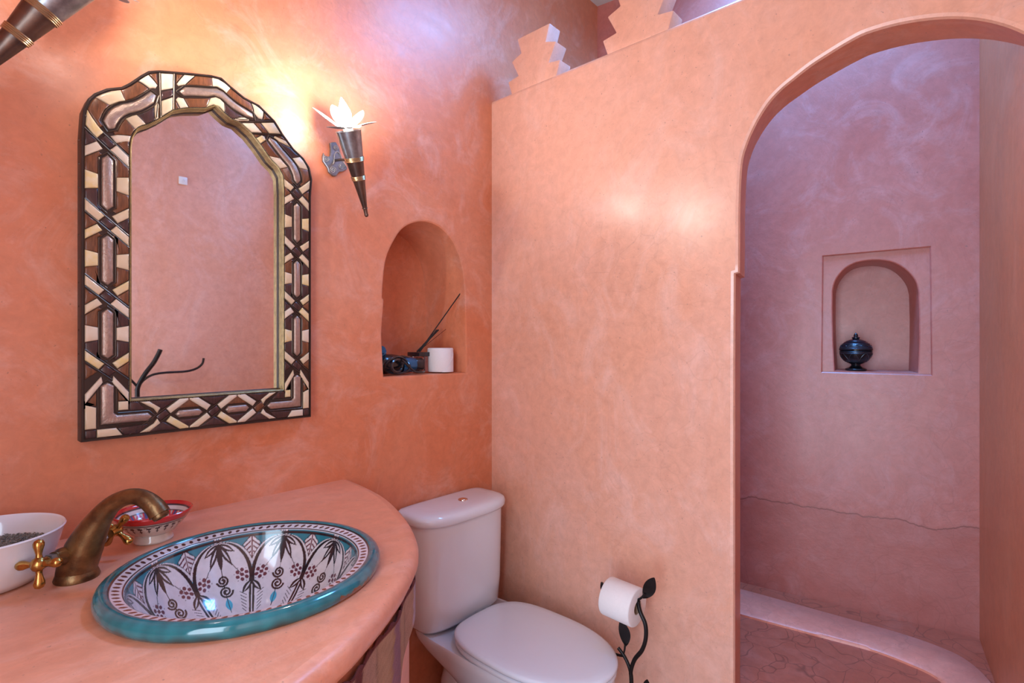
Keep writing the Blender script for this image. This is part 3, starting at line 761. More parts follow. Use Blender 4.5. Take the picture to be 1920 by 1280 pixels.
# the arms, L bosses and corner pieces at both lower corners
def corner(mirror_x):
    if not mirror_x:
        fx = lambda x_, z_: Vector((x_, z_)); xo, xi, xc, zcr, wv = OX0, IX0, xb[0], zl[3], WmL
    else:
        fx = lambda x_, z_: Vector((OX0+OX1-x_, z_)); xo, xi, xc, zcr, wv = OX0, OX0+OX1-IX1, OX0+OX1-xb[2], zr[3], WmR
    xm = (xo+xi)/2; bw = wv*.30; bh = WmB*.26
    Lp = [(xm, zcr-.026),(xm+bw, zcr-.034),(xm+bw, zc+bh+.006),(xm+bw+.006, zc+bh),(xc-.030, zc+bh),(xc-.020, zc),(xc-.030, zc-bh),(xm-bw, zc-bh),(xm-bw, zcr-.034)]
    piece([fx(*p) for p in subd(Lp, 2)], 'metal_boss', M['pewter'], .0045, .0022, dome=1.1)
    G = offset2(ccw([tuple(fx(*p)) for p in Lp]), -.0042)
    mb = MB(); mb.tube([(p[0], FYf-.0012, p[1]) for p in G]+[(G[0][0], FYf-.0012, G[0][1])], .0014, 6); mb.build('boss_border', M['rib'], mirror)
    g = .0075
    # arms down from the last crossing of the stile
    hb = wv*.975
    for sg, ln in ((-1, 1), (1, 1)):
        x0 = xm + sg*.011; xe = xm + sg*hb
        bone([fx(*p) for p in subd([(x0, zcr-.012),(xe, zcr-.050),(xe, zcr-.072),(x0-sg*.003, zcr-.026)], 2)])
    wd([fx(*p) for p in [(xo+.001, zcr-.076),(xm-bw-g, zcr-.046),(xm-bw-g, ZB1-.005),(xo+.001, ZB1+.004)]])
    wd([fx(*p) for p in [(xi-.001, zcr-.076),(xm+bw+g, zcr-.046),(xm+bw+g, ZB1+.004),(xi-.001, ZB1+.004)]], mirror_x)
    bone([fx(*p) for p in [(xo+.001, ZB1-.0),(xm-bw-g, ZB1-.008),(xm-bw-g, ZB0+.021),(xo+.001, ZB0+.021)]])
    wd([fx(*p) for p in [(xo+.001, ZB0+.019),(xm-bw-g, ZB0+.019),(xm-bw-g, ZB0+.001),(xo+.001, ZB0+.001)]], True)
    bone([fx(*p) for p in [(xm-bw-g+.001, ZB0+.019),(xm+bw+.004, ZB0+.019),(xm+bw+.016, ZB0+.001),(xm-bw-g+.001, ZB0+.001)]])
    bone([fx(*p) for p in [(xm+bw+g, ZB1+.002),(xi-.002, ZB1+.002),(xi-.002, ZB1-.018),(xm+bw+g, ZB1-.018)]])
    wd([fx(*p) for p in [(xi, ZB1-.001),(xi+.016, ZB1-.001),(xc-.034, zc+bh+g),(xi, zc+bh+g)]], True)
    wd([fx(*p) for p in [(xm+bw+.006, ZB0+.018),(xc-.030, zc-bh-g),(xc-.048, ZB0+.001),(xm+bw+.018, ZB0+.001)]], True)
    for sg in (1, -1):
        bone([fx(*p) for p in subd([(xc-.011, zc+sg*.006),(xc-.018, zc+sg*.017),(xc-.046, zc+sg*WmB*.95),(xc-.027, zc+sg*WmB*.95),(xc-.004, zc+sg*.018)], 2)])
corner(False); corner(True)
# frame body with rim, reveal and glass
loopO = [Vector((OX0, ZB0)), Vector((OX0, zl[3])), Vector((OX0, zl[1]))] + RO + [Vector((OX1, zr[1])), Vector((OX1, zr[3])), Vector((OX1, ZB0)), Vector(((OX0+OX1)/2, ZB0))]
loopI = [Vector((IX0, ZB1)), Vector((IX0, zl[3])), Vector((IX0, zl[1]))] + RI + [Vector((IX1, zr[1])), Vector((IX1, zr[3])), Vector((IX1, ZB1)), Vector(((IX0+IX1)/2, ZB1))]
def lp(l): return [(p.x, p.y) for p in l]
# loops run clockwise (up the left side): left of travel is outside
cw = sarea(lp(loopO)) < 0; s_out = 1 if cw else -1
O1 = offset2(lp(loopO), s_out*.0055); O0 = offset2(lp(loopO), s_out*.0010); I0 = offset2(lp(loopI), -s_out*.0005); I1 = offset2(lp(loopI), -s_out*.004); I2 = offset2(lp(loopI), -s_out*.005)
def lay(l, y_): return [(p[0], y_, p[1]) for p in l]
mb = MB(); mb.rings([lay(O1, -.0005), lay(O1, FYf-.001), lay(offset2(lp(loopO), s_out*.0048), FYf-.0028), lay(O0, FYf-.0028), lay(O0, FYf), lay(I0, FYf), lay(I0, -.0005)], True, False, False)
mb.build('frame_body', M['framebody'], mirror, smooth=35)
mb = MB(); mb.rings([lay(I0, FYf+.001), lay(I0, FYf-.002), lay(offset2(lp(loopI), -s_out*.002), FYf-.0032), lay(I1, FYf-.0015), lay(I1, FYf+.010), lay(I2, FYf+.0105), lay(I2, -.008)], True, False, False)
mb.build('inner_lip', M['brasslip'], mirror, smooth=35, label='aged brass inner lip')
mb = MB(); mb.rings([lay(offset2(lp(loopI), -s_out*.0052), -.0130), lay(offset2(lp(loopI), -s_out*.0068), -.0120), lay(offset2(lp(loopI), -s_out*.0068), -.0082)], True, False, False); mb.build('lip_shadow_line', M['framebody'], mirror, smooth=0)  # dark strip painted as the shadow line between lip and glass
nb_ = MB()
bl = offset2(lp(loopI), s_out*.0010); tot = 0
for i in range(len(bl)):
    a = Vector(bl[i]); b_ = Vector(bl[(i+1) % len(bl)]); n_ = max(1, int((b_-a).length/.0036))
    for k in range(n_):
        p = a.lerp(b_, k/n_)
        r_ = .0013
        nb_.add([(p.x-r_, FYf-.001, p.y),(p.x, FYf-.001, p.y+r_),(p.x+r_, FYf-.001, p.y),(p.x, FYf-.001, p.y-r_),(p.x, FYf-.001-r_*1.6, p.y)], [(0,1,4),(1,2,4),(2,3,4),(3,0,4)])
nb_.build('beaded_edge', M['silverlip'], mirror, smooth=60, kind='stuff')
mb = MB(); gl = offset2(lp(loopI), -s_out*.0048)
mb.add([(p[0], -.008, p[1]) for p in gl], [tuple(range(len(gl)))])
mb.build('mirror_glass', M['mirror'], mirror, smooth=0)
# upholstery nails along the left flank of the frame
for z_ in np.arange(ZB0+.03, 1.83, .052):
    m_ = Matrix.Translation((OX0-.0055, -.016, z_)) @ Matrix.Rotation(-PI/2, 4, 'Y')
    MB().lathe([(.0022,0),(.0018,.001),(.0002,.0018)], mat=m_, n=8).build('nail', M['rib'], mirror)
# ================================================================== SCONCES
def sconce(R_, T_, scale, label, plate_x, plate_z, seedrot, wallarm):
    R_ = Vector(R_); T_ = Vector(T_); ax = (R_-T_).normalized(); Ln = (R_-T_).length
    rot = ax.to_track_quat('Z', 'Y').to_matrix().to_4x4(); mt = Matrix.Translation(T_) @ rot
    rt = thing('wall_sconce', label, 'wall lamp', (plate_x, 0, plate_z), 'torch wall lamps flanking the mirror')
    s_ = scale
    rad = lambda f_: (.0050 + .0310*f_)*s_
    pr_ = [(rad(.055), Ln*.055)] + [(rad(f_), Ln*f_) for f_ in (.1,.2,.3,.42)]
    MB().lathe(pr_, mat=mt, n=40, cap0=True).build('cone', M['darkmetal'], rt)
    MB().lathe([(rad(f_), Ln*f_) for f_ in (.42,.52,.63)], mat=mt, n=40).build('cone', M['darkmetal'], rt)
    MB().lathe([(rad(f_), Ln*f_) for f_ in (.63,.75,.88,.97)] + [(rad(.97)-.001, Ln*.97), (rad(.7)-.001, Ln*.7)], mat=mt, n=40).build('cone', M['greytin'], rt)
    for f_ in (.425, .645):
        for k in range(4):
            zc_ = Ln*f_ + (k-1.5)*.0030*s_; r_ = rad(f_) + .0009*s_ + (k-1.5)*.0003*s_
            pts = [mt @ Vector((r_*math.cos(2*PI*j/32), r_*math.sin(2*PI*j/32), zc_)) for j in range(33)]
            if f_ < .9 or True: MB().tube(pts, .0016*s_, 6, cap=False).build('brass_ring', M['brasswire'], rt)
    # tip
    MB().lathe([(.0075*s_, Ln*.060),(.0085*s_, Ln*.05),(.0062*s_, Ln*.042),(.0056*s_, -.004*s_),(.0066*s_, -.008*s_),(.004*s_, -.013*s_),(.0005, -.014*s_)], mat=mt, n=20).build('finial', M['darkmetal'], rt)
    # petals
    zr_ = Ln*.99
    for k in range(6):
        phi = seedrot + k*PI/3; mb = MB(); n_ = 12
        wy = (mt.to_3x3() @ Vector((math.cos(phi), math.sin(phi), 0))).y; rise = max(0, min(1, wy*1.1 + .15))
        up_, dn_, cx_ = [], [], []
        for i in range(n_+1):
            t = i/n_; L_ = .066*s_; out_ = .018*s_ + L_*t*math.cos(.26) ; hh = .0195*s_*math.sin(PI*min(1, t*.93+.07))**.72*(1 if t < .97 else .3)
            z_ = zr_ + .002 + L_*(t*.12 + .10*t*t*math.sin(k*2.1) + rise*(.75*t + .15*t*t))
            up_.append((out_, hh, z_ + hh*.18)); dn_.append((out_, -hh, z_ + hh*.18)); cx_.append((out_, 0, z_))
        tr = mt @ Matrix.Rotation(phi, 4, 'Z'); lo_ = Vector((0,0,-.0010*s_))
        top_ = [[tuple(tr @ Vector(a)) for a in (u_, c_, d_)] + [tuple(tr @ (Vector(a)+lo_)) for a in (d_, c_, u_)] for u_, c_, d_ in zip(up_, cx_, dn_)]
        mb.rings(top_)
        pe = mb.build('petal', M['tin'], rt, smooth=50)
        for dy in (-.006, .006):
            cpt = [tr @ Vector((cx_[6][0] + .0045*s_*math.cos(a), dy*s_ + .0040*s_*math.sin(a), cx_[6][2] + .0022*s_)) for a in np.linspace(0, 2*PI, 13)]
            MB().tube(cpt, .0007*s_, 5, cap=False).build('chased_scroll', M['greytin'], pe)
    # candle and bulb
    MB().lathe([(.0,zr_-.02),(.0135*s_,zr_-.02),(.0135*s_,zr_+.012),(.012*s_,zr_+.016),(.0,zr_+.016)], mat=mt, n=24).build('candle_socket', M['socket'], rt)
    zb = zr_ + .016
    MB().lathe([(.009*s_,zb),(.0135*s_,zb+.006*s_),(.0170*s_,zb+.017*s_),(.0165*s_,zb+.026*s_),(.0130*s_,zb+.038*s_),(.0078*s_,zb+.050*s_),(.0030*s_,zb+.060*s_),(.0004,zb+.064*s_)], mat=mt, n=24, cap0=True).build('bulb', M['bulb'], rt)
    # wall plate with scrolls
    out_px = [(619,268),(623,266.5),(630,266.5),(636,278),(641,300),(650,314),(651,317),(643,321.5),(636,322.5),(630,330),(624,330),(616,322),(614.5,315),(605.5,302),(605,293),(607,286.5),(609,292),(614,294),(619,292),(620,280)]
    ctr = Vector(onY(628,300,-.006))
    pw = [(Vector(onY(a, b_, -.006))-ctr)*s_ for a, b_ in out_px]
    pc = Vector((plate_x, -.002, plate_z))
    n_ = len(pw); poly = ccw([(p.x, p.z) for p in pw])
    mb = MB(); mb.rings([[(pc.x+p[0], -.0005, pc.z+p[1]) for p in poly], [(pc.x+p[0], -.006, pc.z+p[1]) for p in poly], [(pc.x+p[0], -.0075, pc.z+p[1]) for p in offset2(poly, .002)]])
    pl = mb.build('wall_plate', M['greytin'], rt, smooth=35)
    for (a, b_, r0) in ((611,299,.010),(623.5,319,.011),(639.5,312.5,.010),(629,277.5,.008)):
        c_ = (Vector(onY(a, b_, -.006))-ctr)*s_
        pts = [(pc.x+c_.x + r0*s_*(1-t/ (2.3*2*PI))*math.cos(t), -.0085, pc.z+c_.z + r0*s_*(1-t/(2.3*2*PI))*math.sin(t)) for t in np.arange(0, 2.2*2*PI, .35)]
        MB().tube(pts, .0013*s_, 6).build('scroll', M['tin'], pl)
    sc_ = cr([tuple((Vector(onY(a, b_, -.006))-ctr)*s_) for a, b_ in ((624.5,308),(626,300),(626.5,290),(631,285),(637,289),(641,300),(649,314))], 6)
    MB().tube([(pc.x+p.x, -.0085, pc.z+p.z) for p in sc_], .0016*s_, 6).build('scroll', M['tin'], pl)
    # arm from plate to cone
    j = mt @ Vector((0,0,Ln*.50)); j2 = Vector(j)
    pts = cr([(pc.x, -.004, pc.z), (pc.x+(j2.x-pc.x)*.35, j2.y*.55, pc.z-.02*s_), (pc.x+(j2.x-pc.x)*.8, j2.y*.95, j2.z-.012*s_), tuple(j2)], 6)
    MB().tube(pts, .004*s_, 8).build('arm', M['darkmetal'], rt)
    return rt
pA = onY(628,300,-.006)
sconce(onY(652,240,-.170), onY(686,398,-.115), 1.0, 'torch-shaped metal wall lamp with lit bulb, between mirror and arched niche', pA[0], pA[2], .30, None)
R2 = Vector(onY(150,-50,-.26)); T2 = Vector(onY(-59,154,-.17))
sconce(R2, T2, 1.12, 'torch-shaped metal wall lamp partly cut off above the mirror at upper left', .06, 1.93, .45, None)
# ================================================================== TOILET
TC = 1.275
def superell(cx, cy, hx, hy0, hy1, n=48, e=2.6, e2=None):   # hy0 toward the wall (+y), hy1 toward the room (-y)
    out = []
    for k in range(n):
        a = 2*PI*k/n; c, s_ = math.cos(a), math.sin(a); ee = e if s_ > 0 else (e2 or e)
        x_ = cx + hx*math.copysign(abs(c)**(2/ee), c); y_ = cy + (hy0 if s_ > 0 else hy1)*math.copysign(abs(s_)**(2/ee), s_)
        out.append((x_, y_))
    return out
toilet = thing('toilet', 'white close-coupled toilet with closed lid in corner beside counter', 'toilet', (TC, -.35, 0))
mb = MB(); rs = []
for z_, hx, d in ((.400,.150,.055),(.405,.168,.075),(.420,.180,.088),(.50,.186,.094),(.65,.190,.096),(.757,.192,.097)):
    rs.append([(a, b_, z_) for a, b_ in superell(TC, -.092, hx, min(.086, d), d, e=7, e2=3.2)])
mb.rings(rs); tank = mb.build('cistern', M['ceramic'], toilet, smooth=50)
mb = MB(); rs = []
for z_, g in ((.757,.002),(.759,.008),(.766,.012),(.780,.012),(.789,.008),(.794,-.002),(.797,-.015)):
    rs.append([(a, b_, z_) for a, b_ in superell(TC, -.094, .192+g, .090+min(0, g), .099+g, e=7, e2=3.0)])
rs.append([(a, b_, .799) for a, b_ in superell(TC, -.094, .150, .060, .066, e=7, e2=3)])
mb.rings(rs); mb.build('cistern_lid', M['ceramic'], toilet, smooth=60)
bx = onZ(868,936,.80)
MB().lathe([(.0,.004),(.012,.0045),(.0135,.003),(.0140,.0035),(.0165,.003),(.0175,.0),(.0175,-.008)], (bx[0],bx[1],.799), n=32).build('flush_button', M['chrome'], toilet)
# pan
def egg(cx, yb, yf, hx, z_, e=3.0, n=56, ym=None):
    ym = ym if ym is not None else yb + (yf-yb)*.42
    out = []
    for k in range(n):
        a = 2*PI*k/n; c, s_ = math.cos(a), math.sin(a)
        ee = e if s_ > 0 else 2.15
        x_ = cx + hx*math.copysign(abs(c)**(2/ee), c)
        y_ = ym + ((yb-ym) if s_ > 0 else (ym-yf))*math.copysign(abs(s_)**(2/ee), s_)
        out.append((x_, y_, z_))
    return out
SC = TC + .012
mb = MB()
mb.rings([egg(SC,-.15,-.62,.115,0,2.6), egg(SC,-.15,-.62,.115,.015,2.6), egg(SC,-.16,-.58,.100,.05,2.6), egg(SC,-.17,-.56,.092,.16,2.5), egg(SC,-.16,-.62,.125,.24,2.5),
          egg(SC,-.12,-.69,.168,.31,3), egg(SC,-.03,-.708,.176,.350,4), egg(SC,-.02,-.715,.180,.372,5), egg(SC,-.015,-.717,.181,.392,5), egg(SC,-.02,-.714,.177,.398,5)])
mb.build('pan', M['ceramic'], toilet, smooth=50)
mb = MB(); rs = []
for k in range(13):
    a = PI*k/12 - PI/2; rs.append([(SC + (.001+.105*math.cos(a))*math.cos(b_), -.150 + (.001+.085*math.cos(a))*math.sin(b_), .175 + .13*math.sin(a)) for b_ in np.linspace(0, 2*PI, 32, endpoint=False)])
mb.rings(rs); mb.build('trap_housing', M['ceramic'], toilet, smooth=60)
def seatshape(z_, g, e=3.4): return egg(SC-.006, -.200+g, -.722-g, .178+g, z_, e, ym=-.45)
mb = MB(); mb.rings([seatshape(.400,-.010), seatshape(.402,-.004), seatshape(.410,-.001), seatshape(.416,-.004), seatshape(.418,-.012)]); mb.build('seat', M['seat'], toilet, smooth=50)
mb = MB(); mb.rings([seatshape(.4195,-.010), seatshape(.421,-.002), seatshape(.428,.002), seatshape(.435,.0), seatshape(.4385,-.008), seatshape(.4405,-.03), seatshape(.4415,-.08)]); mb.build('lid', M['seat'], toilet, smooth=60)
for sg in (-1, 1):
    mb = MB(); mb.tube([(SC+sg*.075-.022, -.212, .412),(SC+sg*.075+.022, -.212, .412)], .011, 14); mb.build('hinge', M['seat'], toilet)
    MB().lathe([(.0,.0),(.012,.0),(.011,.010),(.006,.014),(.0,.015)], (SC+sg*.105,-.40,.012), n=16)
# ================================================================== PAPER HOLDER STAND and ROLL
HX = 1.425
def H(px, py, dx=0): p = onX(px, py, HX+dx); return (HX+dx, p[1], p[2])
stand = thing('paper_holder', 'black wrought-iron toilet-paper stand with leaves beside the toilet', 'paper holder', (HX, H(1185,1280)[1], 0))
s0 = H(1184,1285)
def leafmesh(name, base, tip, hw, parent, tw=(1,0,0)):
    base = Vector(base); tip = Vector(tip); ax = tip-base; side = ax.cross(Vector(tw)).normalized(); nrm = side.cross(ax).normalized()
    rs = []
    for i in range(13):
        t = i/12; h_ = max(.0006, hw*math.sin(PI*t)**.75*(1.12-.3*t)) ; c_ = base + ax*t + nrm*(.006*math.sin(PI*t))
        rs.append([tuple(c_+side*h_+nrm*.0035), tuple(c_+nrm*.0012), tuple(c_-side*h_+nrm*.0035), tuple(c_-side*h_+nrm*.0020), tuple(c_-nrm*.0012), tuple(c_+side*h_+nrm*.0020)])
    mb = MB(); mb.rings(rs); return mb.build(name, M['iron'], parent, smooth=60)
foot = H(1184,1280)
stem = [(HX, foot[1], .012),(HX, foot[1], .18),(HX, foot[1], foot[2]),H(1183,1258),H(1190,1236),H(1204,1218),H(1211,1195),H(1210,1170),H(1201,1148),H(1197,1132),H(1197,1126)]
hub = H(1197,1124)
MB().tube(cr(stem, 5), .0062, 10).build('stem', M['iron'], stand)
bar = cr([hub, H(1190,1122), H(1160,1115), H(1140,1107), H(1130,1104), H(1128,1100), H(1129,1092)], 5)
MB().tube(bar, .0045, 10).build('roll_bar', M['iron'], stand)
st = [hub, H(1204,1119), H(1209,1112)]
MB().tube(cr(st, 4), .0034, 8).build('leaf_stalk', M['iron'], stand)
leafmesh('leaf', H(1206,1122), H(1226,1083), .0190, stand)
br = cr([H(1183,1262), H(1178,1245), H(1170,1229), H(1163,1219), H(1159,1214)], 4)
MB().tube(br, .0052, 10).build('branch', M['iron'], stand)
MB().tube(cr([H(1169,1229), H(1162,1228), H(1150,1225)], 4), .0040, 8).build('branch', M['iron'], stand)
MB().tube(cr([H(1168,1229), H(1171,1218), H(1172,1208)], 4), .0030, 8).build('leaf_stalk', M['iron'], stand)
leafmesh('leaf', H(1173,1212), H(1163,1161), .0200, stand)
MB().tube(cr([(HX, foot[1], .28), H(1203,1310), H(1209,1295)], 4), .0036, 8).build('leaf_stalk', M['iron'], stand)
leafmesh('leaf', H(1207,1306), H(1213,1274), .013, stand)
for k in range(3):
    a = k*2*PI/3 + .4
    MB().tube(cr([(HX, foot[1], .03),(HX+.05*math.cos(a), foot[1]+.05*math.sin(a), .022),(HX+.085*math.cos(a), foot[1]+.085*math.sin(a), .006)], 5), .006, 8).build('foot', M['iron'], stand)
def roll(c, axis, r, Ln, label, flap=None):
    rt = thing('toilet_roll', label, 'toilet roll', c, None)
    mt = Matrix.Translation(c) @ Vector(axis).normalized().to_track_quat('Z', 'Y').to_matrix().to_4x4()
    h = Ln/2; e = .004
    MB().lathe([(.0205,-h),(r-e,-h),(r-e*.3,-h+e*.3),(r,-h+e),(r,0),(r,h-e),(r-e*.3,h-e*.3),(r-e,h),(.0205,h),(.0205,-h)], mat=mt, n=56).build('paper', M['paper'], rt, smooth=50)
    MB().lathe([(.0200,-h+.0005),(.0200,h-.0005),(.0188,h-.0005),(.0188,-h+.0005),(.0200,-h+.0005)], mat=mt, n=32).build('cardboard_core', M['card'], rt)
    return rt, mt
ax = Vector((0,-1,-.05))
c_ = Vector(onX(1167,1127,HX)); c_.x = HX+.0; 
roll(tuple(c_), ax, .0565, .102, 'white toilet roll hanging on the black iron stand')
# ================================================================== OBJECTS IN THE LEFT NICHE
NZ0 = 1.2445
rc = onZ(831,699,NZ0); rc = (1.335, .055, NZ0+.046)
rl, mt = roll(rc, (0,0,1), .0490, .090, 'white toilet roll standing upright in the arched niche')
# loose end of the sheet: a thin curved flap lying on the front of the roll
fl = []
for i in range(9):
    t = i/8
    a0 = math.radians(-150 + 60*t); z_top = -.043 + .085*t; 
    for r_ in (.0493,.0500): pass
mb = MB(); rs = []
for i in range(13):
    a = math.radians(-125 + 75*i/12); zt = -.0445 + .072*(i/12)**1.2
    rs.append([(rc[0]+.0500*math.cos(a), rc[1]+.0500*math.sin(a), rc[2]-.0448), (rc[0]+.0500*math.cos(a), rc[1]+.0500*math.sin(a), rc[2]+zt), (rc[0]+.0490*math.cos(a), rc[1]+.0490*math.sin(a), rc[2]+zt), (rc[0]+.0490*math.cos(a), rc[1]+.0490*math.sin(a), rc[2]-.0448)])
mb.rings(rs); mb.build('loose_sheet', M['paper'], rl, smooth=50)
# reed diffuser
dc = Vector((1.262, .095, NZ0))
dif = thing('reed_diffuser', 'glass reed diffuser with black square collar and reeds, behind roll in niche', 'diffuser', tuple(dc))
mb = MB(); mb.box((dc.x-.027,dc.y-.027,NZ0+.0015),(dc.x+.027,dc.y+.027,NZ0+.060)); mb.build('bottle', M['glass'], dif, bevel=.005, seg=3)
mb = MB(); mb.box((dc.x-.026,dc.y-.036,NZ0+.0605),(dc.x+.029,dc.y+.034,NZ0+.076)); mb.build('collar', M['blackplastic'], dif, bevel=.002)
def reed(p0, px, py, yy, r_, mat):
    MB().tube([p0, onY(px, py, yy)], r_, 8).build('reed', M[mat], dif)
b0 = (dc.x-.004, dc.y, NZ0+.077)
reed((b0[0]+.004,b0[1]-.004,b0[2]), 870, 540, .02, .0022, 'reed')
reed((b0[0],b0[1]+.004,b0[2]), 822, 618, .075, .0032, 'reed')
reed((b0[0]+.002,b0[1]-.008,b0[2]), 819, 618, .050, .0030, 'reed')
reed((b0[0]-.004,b0[1]-.002,b0[2]), 816, 622, .060, .0028, 'reed')
reed((b0[0]+.006,b0[1]+.006,b0[2]), 836, 617, .085, .0012, 'redreed')
# hair dryer with its cord wrapped round it
hd = thing('hair_dryer', 'blue and black hair dryer wrapped in its cord on niche shelf', 'hair dryer', (1.14, .06, NZ0))
mt = Matrix.Translation((1.105,.070,NZ0+.0365)) @ Matrix.Rotation(PI/2, 4, 'Y') @ Matrix.Rotation(0, 4, 'Z')
MB().lathe([(.0,-.045),(.022,-.045),(.032,-.036),(.0355,-.015),(.0345,.02),(.030,.050)], mat=mt, n=32, cap0=True).build('housing', M['blackplastic'], hd)
mt2 = Matrix.Translation((1.160,.060,NZ0+.032)) @ Matrix.Rotation(-.12, 4, 'Z') @ Matrix.Rotation(PI/2, 4, 'Y')
MB().lathe([(.0302,-.006),(.0300,.01),(.0270,.035),(.0245,.050)], mat=mt2, n=32).build('barrel_band', M['blue'], hd)
MB().lathe([(.0245,.048),(.0255,.052),(.0245,.058),(.0255,.062),(.0240,.068),(.0235,.080),(.0200,.082),(.0190,.06)], mat=mt2, n=32).build('nozzle', M['blackplastic'], hd)
MB().tube(cr([(1.085,.085,NZ0+.034),(1.070,.060,NZ0+.060),(1.062,.045,NZ0+.080),(1.054,.03,NZ0+.088)], 5), [.016]*6+[.018]*6+[.014]*4, 16).build('handle', M['blue'], hd)
ring_ = [(1.115+.050*math.cos(a), .025+.012*math.sin(a*2), NZ0+.034+.029*math.sin(a)) for a in np.linspace(0, 2*PI, 33)]
MB().tube(ring_, .0042, 8, cap=False).build('cord', M['blackplastic'], hd)
ring_ = [(1.110+.030*math.cos(a), .020+.010*math.cos(a), NZ0+.032+.021*math.sin(a)) for a in np.linspace(0, 2*PI, 33)]
MB().tube(ring_, .0055, 8, cap=False).build('cord', M['blackplastic'], hd)
MB().tube(cr([(1.13,.02,NZ0+.052),(1.175,.012,NZ0+.012),(1.215,.018,NZ0+.006),(1.24,.035,NZ0+.006)], 6), .0040, 8).build('cord', M['blackplastic'], hd)
MB().tube(cr([(1.10,.03,NZ0+.058),(1.16,.045,NZ0+.062),(1.22,.05,NZ0+.038),(1.235,.045,NZ0+.012)], 6), .0038, 8).build('cord', M['blackplastic'], hd)
# ================================================================== JAR IN THE SHOWER NICHE
jp = Vector(plC(toC(1604,697)[0], 0, rec+.045)); jz = 1.2425
jar = thing('lidded_jar', 'small black carved urn with lid in the shower niche', 'jar', (jp.x, jp.y, jz))
jc = (jp.x, jp.y, jz)
MB().lathe([(.0,.0),(.036,.0),(.038,.004),(.036,.008),(.024,.013),(.017,.019),(.016,.025),(.028,.030),(.043,.040),(.052,.055),(.0565,.070),(.0575,.078),(.055,.0795),(.0,.0795)], jc, n=48).build('body', M['darkjar'], jar)
ld = MB().lathe([(.055,.080),(.0585,.082),(.0585,.087),(.056,.092),(.051,.103),(.041,.114),(.024,.124),(.011,.128),(.014,.131),(.014,.134),(.007,.138),(.008,.142),(.006,.147),(.001,.153)], jc, n=48).build('lid', M['darkjar'], jar)
for zz_, r_ in ((.090,.0573),(.0760,.0573),(.070,.0568),(.036,.0380),(.006,.0378),(.108,.0475),(.119,.0330)):
    MB().tube([(jc[0]+r_*math.cos(a), jc[1]+r_*math.sin(a), jc[2]+zz_) for a in np.linspace(0, 2*PI, 41)], .0009, 5, cap=False).build('inlay_line', M['jarline'], jar)
def jr(z_): return np.interp(z_, [.030,.040,.055,.070,.082,.092,.103,.114], [.028,.043,.052,.0565,.0585,.056,.051,.041])
for k in range(8):
    a0 = k*PI/4; pts = []
    for j in range(13):
        t = j/12; z_ = .039 + .031*math.sin(PI*t); a = a0 + (t-.5)*PI/4*1.05; r_ = jr(z_)+.0007; pts.append((jc[0]+r_*math.cos(a), jc[1]+r_*math.sin(a), jc[2]+z_))
    MB().tube(pts, .0009, 5).build('inlay_line', M['jarline'], jar)
    pts = []
    for j in range(17):
        t = 2*PI*j/16; z_ = .0985 + .0055*math.sin(t); a = a0 + .30*math.cos(t); r_ = jr(z_)+.0008; pts.append((jc[0]+r_*math.cos(a), jc[1]+r_*math.sin(a), jc[2]+z_))
    MB().tube(pts, .0009, 5, cap=False).build('inlay_line', M['jarline'], jar)
# ================================================================== FAUCET
fb = Vector((.198,-.264,CT)); sd = Vector((.6,-.8,0)).normalized()
def onSpout(px, py): return Vector(onP(px, py, fb, Vector((sd.y, -sd.x, 0))))
faucet = thing('faucet', 'aged brass swan-neck basin tap with two cross handles', 'tap', tuple(fb))
cp = [(136,1090),(143,1070),(150,1047),(158,1025),(171,998),(186,973),(205,950),(226,936),(250,930),(273,936),(291,951),(300,964)]
cen = [onSpout(*p) for p in cp]; cen[0] = Vector((fb.x, fb.y, CT+.001)); 
cc_ = cr([tuple(p) for p in cen], 4)
rr_ = np.interp(np.linspace(0, 11, len(cc_)), range(12), [.0320,.0300,.0305,.0300,.0255,.0205,.0165,.0145,.0140,.0150,.0165,.0172])
mb = MB(); mb.tube(cc_, list(rr_), 28); mb.build('body', M['brassold'], faucet, smooth=60)
MB().lathe([(.0335,.0),(.0345,.003),(.0320,.010),(.0285,.018)], tuple(fb), n=36, cap0=True).build('base_ring', M['brassold'], faucet)
e_ = (cc_[-1]-cc_[-3]).normalized()
mt = Matrix.Translation(cc_[-1]) @ e_.to_track_quat('Z','Y').to_matrix().to_4x4()
MB().lathe([(.0135,-.002),(.0140,.004),(.0125,.007),(.0105,.007),(.0105,.001),(.0,.001)], mat=mt, n=24).build('outlet', M['brassold'], faucet)
pd = Vector((.8,.6,0))
